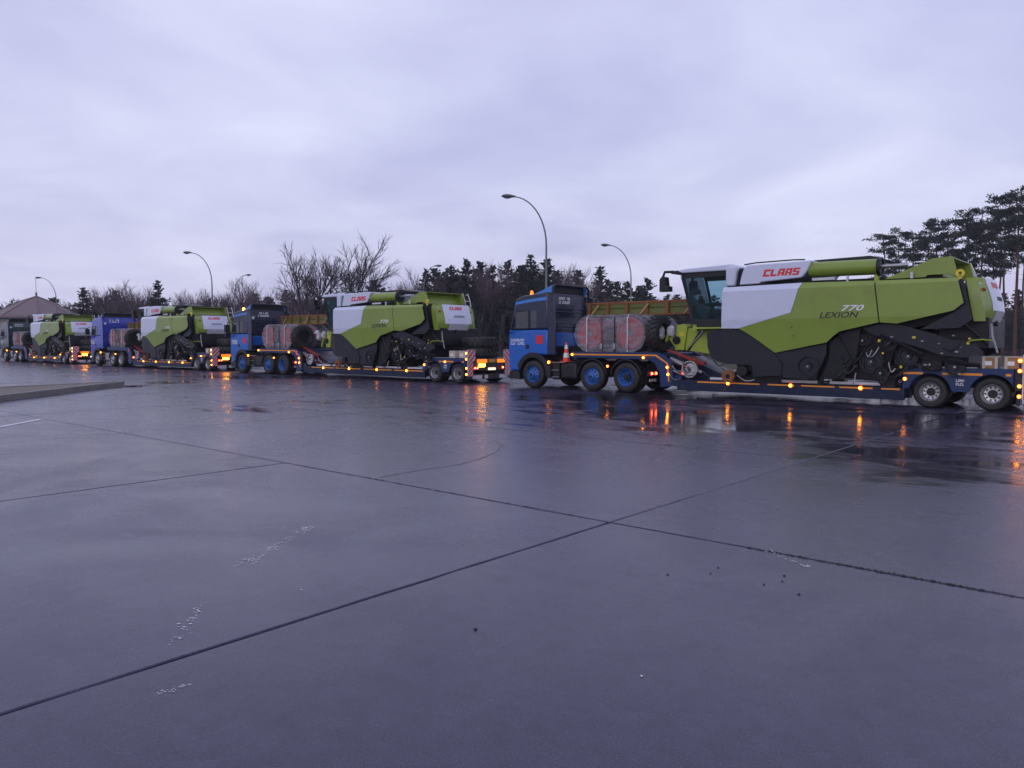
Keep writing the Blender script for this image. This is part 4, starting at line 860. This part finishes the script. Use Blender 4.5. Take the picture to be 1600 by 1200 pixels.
    part('steering_wheel', PLAST, t, lambda b: (b.tube([(7.3, 1.25, 2.2), (7.55, 1.25, 2.85)], .05, 8), b.lathe([(.17, -.012), (.195, -.012), (.195, .012), (.17, .012)], (7.58, 1.25, 2.9), 'z', 20)))
    part('door_sticker', YELL, fr, lambda b: b.box(8.52, 8.59, ca - .004, ca - .0005, 2.24, 2.36))
    part('cab_step', GREEN_D, t, lambda b: (b.box(7.5, 8.62, .1, .45, 2.06, 2.11), b.box(7.35, 7.5, .3, .55, 2.0, 2.22)), .008)
    for yy, sg in ((.26, -1), (1.9, 1)):
        part('mirror', PLAST, t, lambda b: (b.tube([(6.9, yy, 3.80), (6.7, yy + sg * .06, 3.86), (6.45, yy + sg * .12, 3.86), (6.40, yy + sg * .14, 3.7)], .045, 8), b.prism([(6.34, 3.24), (6.34, 3.62), (6.40, 3.70), (6.54, 3.70), (6.58, 3.42), (6.68, 3.40), (6.68, 3.24)], yy + sg * .14 - .12, yy + sg * .14 + .12), b.tube([(6.95, yy, 3.72), (7.02, yy, 3.5), (7.2, yy, 2.9)], .015)), .03)
    # feeder house
    fh = part('feeder_house', GREEN_D, t, lambda b: b.prism([(6.86, 2.12), (7.2, 2.08), (7.85, 2.1), (8.3, 1.95), (8.25, 1.2), (7.58, 1.30), (6.86, 1.40)], .78, 1.85), .015)
    part('feeder_front', GREEN_D, t, lambda b: (b.prism([(6.60, 2.20), (6.84, 2.24), (6.96, 2.16), (6.84, 1.40), (6.52, 1.42)], .70, 1.92), b.prism([(6.22, 2.0), (6.32, 2.02), (6.56, 1.7), (6.5, 1.55)], .72, .80), b.prism([(6.06, 1.42), (6.14, 1.42), (6.34, 2.0), (6.24, 2.02)], .72, .80), b.prism([(6.3, 1.75), (6.34, 1.82), (6.6, 1.5), (6.56, 1.44)], .72, .80)), .01)
    part('feeder_seam', CORE, fh, lambda b: (b.prism([(6.90, 1.34), (6.98, 1.34), (7.42, 2.0), (7.34, 2.0)], .755, .778), b.cyl((6.6, .69, 1.72), (6.6, .64, 1.72), .13, 14)))
    part('feeder_ram', STEEL, fh, lambda b: b.cyl((6.98, .74, 1.46), (7.5, .74, 2.0), .03, 8))
    part('warning_sticker', YELL, fh, lambda b: b.box(6.68, 6.84, .694, .699, 1.85, 1.98)); [crumple(t, c, r_, sc, k) for k, (c, r_, sc) in enumerate((((6.40, .66, 2.02), .13, (1, .8, 1.25)), ((6.10, .6, 1.95), .14, (.75, 1, 1.4)), ((5.98, .55, 2.15), .11, (1.6, .8, .7))))]
    # drive train, pulleys, hoses under the panels
    rnd = random.Random(4)
    part('front_axle', CORE, t, lambda b: (b.box(9.2, 9.9, -.1, 2.6, .78, 1.15), b.cyl((9.25, -.33, .82), (9.25, -.1, .82), .16, 16)), .02)
    part('axle_hub', RUSTW, t, lambda b: b.lathe([(.07, 0), (.19, 0), (.19, .1), (.07, .1)], (8.85, -.36, .66), 'y', 20)); part('hub_bore', CORE, t, lambda b: b.cyl((8.85, -.34, .66), (8.85, -.30, .66), .068, 12))
    part('front_skirt', CORE, t, lambda b: b.box(8.9, 10.3, .0, 2.5, .50, .80)); part('support_stand', PLAST, t, lambda b: [b.box(s, s + .35, y, y + .3, .49, .75) for s in (9.3, 11.0, 12.9) for y in (.1, 2.1)])
    for s, z, r_, y in ((12.72, 1.15, .30, -.10), (13.15, 1.62, .20, -.14), (12.98, .86, .18, -.2), (13.6, 1.30, .24, -.08), (14.1, 1.10, .17, -.1), (11.15, 1.0, .30, -.3), (14.65, 1.05, .22, -.1), (12.5, 1.7, .14, -.12)):
        pl = part('pulley', GREYP if r_ > .2 else CORE, t, lambda b: b.lathe([(.03, -.02), (r_ * .35, -.03), (r_ * .4, .02), (r_ * .8, .02), (r_ * .86, -.03), (r_, -.03), (r_ * .93, .0), (r_, .04), (.03, .04)], (s, y, z), 'y', 24, close=False)); part('pulley_bolt', STEEL, pl, lambda b: b.cyl((s, y - .05, z), (s, y, z), .028, 8))
    for a, c in (((12.72, 1.15, .30), (13.15, 1.62, .20)), ((13.6, 1.30, .24), (14.1, 1.10, .17))):
        part('drive_belt', PLAST, t, lambda b: [b.tube([(a[0] - k * .6 * a[2], -.14, a[1] + k * .8 * a[2]), (c[0] - k * .6 * c[2], -.14, c[1] + k * .8 * c[2])], .022, 5) for k in (1, -1)])
    part('rear_axle', CORE, t, lambda b: (b.box(13.9, 14.35, -.1, 2.6, .95, 1.2), b.box(13.2, 14.9, .1, 2.4, 1.05, 1.75), b.prism([(11.9, .7), (12.3, 1.7), (13.3, 1.7), (13.0, .62)], .1, 2.4), b.box(14.2, 15.3, .15, 2.35, 1.5, 2.25)), .03)
    for p, q in (((11.9, -.17, 1.9), (12.3, -.17, 1.2)), ((12.3, -.17, 1.2), (12.1, -.17, .8)), ((12.95, -.2, 1.85), (13.95, -.25, 1.35)), ((13.2, -.1, .9), (13.9, -.1, 1.1)), ((14.35, -.1, 1.2), (15.2, -.15, 1.1)), ((14.8, .0, 2.1), (15.3, .1, 1.6))):
        part('strut', CORE, t, lambda b: b.tube([p, q], .045, 6))
    for i in range(16):
        s0, z0 = rnd.uniform(11.7, 14.6), rnd.uniform(.75, 1.7); s1, z1 = s0 + rnd.uniform(-.5, .6), max(.62, z0 + rnd.uniform(-.5, .3)); y = rnd.uniform(-.26, -.1)
        part('hose', (STEEL, PLAST, RUBBER, PLAST)[i % 4], t, lambda b: b.tube([(s0 + (s1 - s0) * f, y - .06 * math.sin(f * 3.14), z0 + (z1 - z0) * f - .16 * math.sin(f * 3.14)) for f in (0, .2, .4, .6, .8, 1)], (.014, .022, .03, .018)[i % 4], 6))
    for i in range(14):
        s0, z0 = rnd.uniform(6.75, 9.0), rnd.uniform(.62, 1.22); s1 = s0 + rnd.uniform(.2, .8)
        part('hose', (STEEL, PALE, RUBBER, PLAST, REDP)[i % 5], t, lambda b: b.tube([(s0 + (s1 - s0) * f, .05 + .1 * math.sin(i + f), z0 - .12 * f - .10 * math.sin(f * 3.14)) for f in (0, .25, .5, .75, 1)], .018, 5))
    for s, z in ((13.02, 1.35), (12.92, 1.66), (13.72, 1.75), (14.95, 1.72), (14.92, 1.60), (13.45, 1.0), (9.95, .72)): part('yellow_sticker', YELL, t, lambda b: b.box(s, s + rnd.uniform(.05, .09), -.300, -.295, z, z + rnd.uniform(.03, .07)))
    for i in range(10):
        s, z = rnd.uniform(12.1, 14.9), rnd.uniform(.8, 1.9); part('fitting', STEEL, t, lambda b: b.ball((s, -.24, z), rnd.uniform(.018, .04), 6, (1.4, 1, .8)))
    part('tail_rod', GREEN_D, t, lambda b: b.tube([(14.85, -.15, 1.62), (15.0, -.12, 1.70), (15.2, .0, 1.72), (15.42, .1, 1.69)], .015, 6)); part('tail_chain', STEEL, t, lambda b: b.tube([(15.35, .1, 2.1), (15.38, .1, 1.8), (15.5, .1, 1.4)], .025, 5))
    t.location = U.loc(11.5 + off, YC, .5); return t
def block_claas(parent, c0, c1, plane):
    """heavy slanted block capitals cut from bars"""
    bars = {'C': [(0, 1, .74, 1), (0, .36, .26, .74), (0, 1, 0, .26)], 'L': [(0, .36, .26, 1), (0, 1, 0, .26)], 'A': [(0, .34, 0, .76), (.66, 1, 0, .76), (.08, 1, .76, 1), (.34, .66, .28, .48)], 'S': [(0, 1, .78, 1), (0, .36, .58, .78), (0, 1, .40, .58), (.64, 1, .22, .40), (0, 1, 0, .22)]}
    W, H = c1[0] - c0[0], c1[1] - c0[1]; sl = .30 * H; cw = (W - sl) / 5; off = Vector(ORG[parent.name]); b = MB()
    for i, ch in enumerate('CLAAS'):
        for a, e, f, g in bars[ch]:
            q = []
            for (x, z) in ((a, f), (e, f), (e, g), (a, g)): q.append((c0[0] + i * cw + x * cw * .88 + z * sl, c0[1] + z * H))
            if plane[0] == 'y': b.add([(x, plane[1](x, z) - d, z) for d in (0, .006) for x, z in q], [(0, 1, 2, 3), (4, 5, 6, 7), (0, 1, 5, 4), (1, 2, 6, 5), (2, 3, 7, 6), (3, 0, 4, 7)])
            else: b.add([(plane[1](x, z) + d, x, z) for d in (0, .006) for x, z in q], [(0, 1, 2, 3), (4, 5, 6, 7), (0, 1, 5, 4), (1, 2, 6, 5), (2, 3, 7, 6), (3, 0, 4, 7)])
    return b.build('lettering', RED_L, parent, smooth=False)
def crumple(t, c, r, sc, seed):
    rn = random.Random(seed); b = MB().ball(c, r, 12, sc); b.v = [tuple(c[i] + (v[i] - c[i]) * k for i in range(3)) for v in b.v for k in (rn.uniform(.72, 1.28),)]
    return b.build('wrapped_coupler', WRAPW, t, smooth=False)
def gp0(t, name): return [c for c in t.children if c.name.split('.')[0] == name][0]

# ------------------------------------------------------------------ cargo on the gooseneck
def track_unit(U, y0, label, seed, sh=0.0):
    c1, c2, z, r, w = 3.60 + sh, 5.20 + sh, 1.945, .60, .62
    t = U.thing('rubber_track_unit', label, 'track unit', (c1 + c2) / 2, y0 + w / 2, 1.32, 'wrapped track units on the goosenecks')
    prof = lambda k: arc(c1, z, k, 90, 270, 14) + arc(c2, z, k, -90, 90, 14)
    def belt(b):
        o, i = prof(r), prof(r - .06); n = len(o)
        b.add([(a, y, c) for y in (y0, y0 + w) for q in (o, i) for a, c in q], [(k, (k + 1) % n, (k + 1) % n + 2 * n, k + 2 * n) for k in range(n)] + [(n + k, 3 * n + k, 3 * n + (k + 1) % n, n + (k + 1) % n) for k in range(n)] + [(k, n + k, n + (k + 1) % n, (k + 1) % n) for k in range(n)] + [(2 * n + k, 2 * n + (k + 1) % n, 3 * n + (k + 1) % n, 3 * n + k) for k in range(n)])
    part('belt', RUBBER, t, belt)
    def lugs(b):
        P = prof(r + .012); L = len(P)
        for k in range(0, L, 2):
            a, c = P[k], P[(k + 1) % L]; b.cyl((a[0], y0 + .02, a[1]), ((a[0] + c[0]) / 2, y0 + w - .02, (a[1] + c[1]) / 2), .022, 4)
    part('lugs', RUBBER, t, lugs)
    for c, R_ in ((c1, .525), (c2, .525)):
        wh = part('drive_wheel', REDR, t, lambda b: b.lathe([(R_, .05), (R_, .0), (R_ - .05, -.01), (R_ - .07, .05), (R_ * .55, .06), (R_ * .5, .01), (R_ * .3, .0), (R_ * .28, .05), (.01, .05)], (c, y0 - .03, z), 'y', 30, close=False))
        part('hub', STEEL, wh, lambda b: b.cyl((c, y0 - .01, z), (c, y0 + .3, z), .10, 14))
    for k in range(2): part('roller', CORE, t, lambda b: b.cyl((4.15 + sh + k * .5, y0 + .05, z - .36), (4.15 + sh + k * .5, y0 + .5, z - .36), .16, 14))
    part('track_frame', CORE, t, lambda b: (b.box(c1, c2, y0 + .22, y0 + .42, z - .12, z + .10), b.box(c1 + .4, c2 - .4, y0 + .3, y0 + .4, z - .15, z + .25)))
    def film(b):
        rn = random.Random(seed); n = 40; vs = []
        def pt(k):
            P = prof(r + .035); return P[int(k * len(P) / n) % len(P)]
        for yy in (y0 - .05, y0 + w * .33, y0 + w * .66, y0 + w + .03):
            for k in range(n): a, c = pt(k); vs.append((a + rn.gauss(0, .008), yy + rn.gauss(0, .008), c + rn.gauss(0, .010)))
        b.add(vs, [(i * n + k, i * n + (k + 1) % n, (i + 1) * n + (k + 1) % n, (i + 1) * n + k) for i in range(3) for k in range(n)])
        m = len(b.v); cen = [(c1 + (c2 - c1) * f, y0 - .055, z) for f in (0, .5, 1)]
        b.add([((c1 + c2) / 2, y0 - .058, z)] + vs[:n], [(0, 1 + k, 1 + (k + 1) % n) for k in range(n)])
    part('film', FILM, t, film, recalc=False); return t
def big_tyre(U, name, label, c, axis, R_, w, group):
    t = U.thing(name, label, 'tyre', *c, group); s, y, z = c
    zc = z + (R_ if axis != 'z' else w / 2)
    h = w / 2; pr = [(R_ * .55, -h * .8), (R_ * .62, -h), (R_ * .88, -h), (R_ * .97, -h * .75), (R_, -h * .4), (R_, h * .4), (R_ * .97, h * .75), (R_ * .88, h), (R_ * .62, h), (R_ * .55, h * .8)]
    part('carcass', RUBBER, t, lambda b: b.lathe(pr, (s, y, zc), axis, 36))
    def lug(b):
        for k in range(22):
            for sg in (-1, 1):
                a = 6.283 * (k + (.5 if sg > 0 else 0)) / 22; a2 = a + .13
                def P(r_, an, hh): return {'x': (s + hh, y + r_ * math.cos(an), zc + r_ * math.sin(an)), 'z': (s + r_ * math.cos(an), y + r_ * math.sin(an), zc + hh), 'y': (s + r_ * math.cos(an), y + hh, zc + r_ * math.sin(an))}[axis]
                q = [P(R_ - .02, a, sg * h * .95), P(R_ - .02, a + .07, sg * h * .95), P(R_ - .01, a2 + .07, sg * .02), P(R_ - .01, a2, sg * .02), P(R_ + .028, a, sg * h * .9), P(R_ + .028, a + .06, sg * h * .9), P(R_ + .035, a2 + .06, sg * .02), P(R_ + .035, a2, sg * .02)]
                b.add(q, [(0, 1, 2, 3), (4, 5, 6, 7), (0, 1, 5, 4), (1, 2, 6, 5), (2, 3, 7, 6), (3, 0, 4, 7)])
    part('tread_lugs', RUBBER, t, lug)
    if axis == 'x': part('rim', CORE, t, lambda b: (b.lathe([(R_ * .6, h * .55), (R_ * .56, h * .75), (R_ * .5, h * .3), (R_ * .2, h * .2), (.01, h * .2)], (s, y, zc), axis, 28, close=False), b.cyl((s - h * .5, y, zc), (s + h * .1, y, zc), R_ * .56, 24)))
    return t
def frame_load(U, label, sh, olive=True):
    """open frame of rusty angle-iron with panels, laid across the far track unit"""
    t = U.thing('steel_frame', label, 'frame', 4.4 + sh, 1.95, 2.56, 'brown steel frames on the goosenecks'); L0, L1 = 2.35 + sh, 6.75 + sh
    for y in (1.62, 2.28):
        for z in (2.58, 3.02): part('rail', RUSTW, t, lambda b: b.box(L0, L1, y - .025, y + .025, z, z + .06), .006)
        for k in range(6): part('post', RUSTW, t, lambda b: b.box(L0 + .12 + k * .8, L0 + .22 + k * .8, y - .035, y - .027 if y > 2 else y + .036, 2.585, 3.075), .006)
    for y in (1.70, 2.2): part('panel', OLIVE, t, lambda b: (b.box(L0 + .03, L1 - .03, y - .01, y + .01, 2.87, 2.995), b.box(L0 + .03, L1 - .03, y - .012, y + .012, 2.65, 2.80)))
    part('tube', OLIVE, t, lambda b: b.cyl((L0 + .05, 1.95, 2.8), (L1 - .05, 1.95, 2.8), .17, 16))
    for s in (.25, 2.3, 4.0): part('batten', mat('pale_timber', (.42, .27, .12), .6, var=.3), t, lambda b: b.prism([(L0 + s, 2.62), (L0 + s + .07, 2.62), (L0 + s + .40, 2.98), (L0 + s + .33, 2.98)], 1.55, 1.583))
    return t
def strap(U, s, label, m=PALE, top=2.56, y1=.86):
    t = U.thing('lashing_strap', label, 'strap', s, 0.02, 1.34, 'lashing straps over the wrapped cargo')
    part('webbing', m, t, lambda b: (b.box(s, s + .045, .045, .052, 1.34, top - .12), b.prism([(.045, top - .12), (.14, top + .02), (y1, top + .04), (y1, top + .032), (.143, top + .012), (.052, top - .12)], s, s + .045, 'x')))
    part('ratchet', STEEL, t, lambda b: b.box(s - .02, s + .065, .01, .044, 1.42, 1.62), .01); return t
def crate(U, s, w, y, label, m1, group='crates on the trailer tails'):
    t = U.thing('crate', label, 'crate', s + w / 2, y, 1.02, group)
    part('box', m1, t, lambda b: b.box(s, s + w, y, y + .38, 1.022, 1.29), .008); part('lid', CARD, t, lambda b: b.box(s - .012, s + w + .012, y - .012, y + .392, 1.291, 1.312), .004)
    part('label_sheet', WHITE_L, t, lambda b: b.box(s + .06, s + .2, y - .003, y - .0005, 1.10, 1.2))
    for k in (0.0, w - .06): part('batten', CARD, t, lambda b: b.box(s + k, s + k + .06, y - .014, y - .001, 1.024, 1.289))
    return t

# ------------------------------------------------------------------ the convoy
random.seed(9)
U1, U2, U3, U4 = Unit(18.80, 21.40), Unit(39.65, 21.85), Unit(59.1, 21.8), Unit(79.4, 21.8)
tractor(U1, 'light-blue and navy tractor unit with a traffic cone behind its cab', BLUE, NAVY, SKYB, RIM_B, PLAST, 1)
trailer(U1, 'blue low-loader carrying the nearest harvester, orange taped neck', 0.0)
combine(U1, 'green and white combine harvester with its whole driving cab in view', 0.0)
tractor(U2, 'blue and navy tractor unit with a lit roof beacon behind the third harvester', BLUE, NAVY, SKYB, RIM_B, PLAST, 2)
trailer(U2, 'long blue low-loader with red-white boards beside the blue cab door', 2.3)
combine(U2, 'green and white combine harvester standing between the two light-blue tractor units', 1.4)
tractor(U3, 'royal-blue tractor unit with silver side tank', ROYAL, ROYAL, None, RIM_S, STEEL, 3, False, False)
trailer(U3, 'low-loader coupled to the royal-blue tractor unit', 1.55, False)
combine(U3, 'green and white combine harvester behind the royal-blue tractor unit', .70)
tractor(U4, 'dark teal tractor unit at the head of the convoy by the pavilion', TEAL, TEAL, None, RIM_S, STEEL, 4, False, False)
trailer(U4, 'low-loader at the head of the convoy, coupled to the dark tractor unit', 1.0, False)
combine(U4, 'green and white combine harvester in front of the pyramid-roofed building', .70)
WHO = {U1: 'nearest light-blue cab', U2: 'light-blue cab with lit beacon', U3: 'royal-blue cab', U4: 'dark teal cab'}
for i, (U, sh) in enumerate(((U1, 0.0), (U2, .15), (U3, .1), (U4, .1))):
    track_unit(U, .14, 'red-wheeled rubber track unit in plastic film, outer one behind the ' + WHO[U], i, sh)
    track_unit(U, 1.62, 'red-wheeled rubber track unit in plastic film, inner one behind the ' + WHO[U], i + 9, sh)
    frame_load(U, 'long brown steel frame lying on the cargo behind the ' + WHO[U], sh)
    for k, s in enumerate((3.50, 5.12)): strap(U, s + sh, ('front' if k == 0 else 'rear') + ' pale strap over the wrapped tracks behind the ' + WHO[U])
    for k, s in enumerate((4.1, 4.62)): strap(U, s + sh, ('front' if k == 0 else 'rear') + ' dark strap between red track wheels behind the ' + WHO[U], REDP if k == 0 else PLAST)
    big_tyre(U, 'large_tyre', 'big black lugged tyre standing at the rear of the gooseneck behind the ' + WHO[U], (5.92, .62, 1.32), 'y', .60, .46, 'tyres standing on the goosenecks') if False else big_tyre(U, 'large_tyre', 'black lugged tyre standing behind the wrapped tracks of the ' + WHO[U], (6.06 + sh, .50, 1.32), 'x', .60, .40, 'tyres standing on the goosenecks')
ext = {U1: 0, U2: 2.3, U3: 1.55, U4: 1.0}
OWN = {U1: 'trailer of the nearest harvester', U2: 'trailer beside the blue cab door', U3: 'trailer of the royal-blue tractor unit', U4: 'trailer of the dark teal tractor unit'}
for U in (U1, U2, U3, U4):
    e = ext[U]
    crate(U, 15.20 + e - (.25 if U is U2 else 0), .32, .04, 'smaller wooden crate with pale lid on the ' + OWN[U], WOOD if U is U1 else CARD); crate(U, 15.66 + e - (.15 if U is U2 else 0), .38, .04, 'larger wooden crate with pale lid on the ' + OWN[U], WOOD if U is U1 else CARD)
    if U is not U1:
        big_tyre(U, 'large_tyre', 'lower of two black tyres lying flat on the ' + OWN[U], (15.25 + e, 1.55, 1.02), 'z', .72, .42, 'tyres lying on the trailer tails'); big_tyre(U, 'large_tyre', 'upper of two black tyres lying flat on the ' + OWN[U], (15.25 + e, 1.55, 1.45), 'z', .72, .42, 'tyres lying on the trailer tails')
# cone on the step plate of the first tractor
t = U1.thing('traffic_cone', 'red and white traffic cone standing on the step behind the nearest blue cab', 'traffic cone', 2.5, .26, .962)
part('base', CONE, t, lambda b: b.box(2.33, 2.67, .09, .43, .962, .995), .012)
for z0, z1, m_ in ((.995, 1.12, CONE), (1.12, 1.28, WHITE_L), (1.28, 1.42, CONE), (1.42, 1.56, WHITE_L), (1.56, 1.64, CONE)):
    part('cone_band', m_, t, lambda b: b.cyl((2.5, .26, z0), (2.5, .26, z1), .13 - (z0 - .995) * .14, 18, .13 - (z1 - .995) * .14))

# ------------------------------------------------------------------ damp evening air
m = bpy.data.materials.new('damp_air'); m.use_nodes = True; n, l = nodes_of(m); n.clear()
out = n.new('ShaderNodeOutputMaterial'); pv = n.new('ShaderNodeVolumePrincipled'); pv.inputs['Color'].default_value = (0.90, 0.91, 0.96, 1); pv.inputs['Density'].default_value = 0.0004; pv.inputs['Anisotropy'].default_value = 0.2
l.new(pv.outputs[0], out.inputs['Volume'])
tag(part('haze', m, None, lambda b: b.box(-160, 160, -40, 165, -1.2, 27)), kind='stuff')
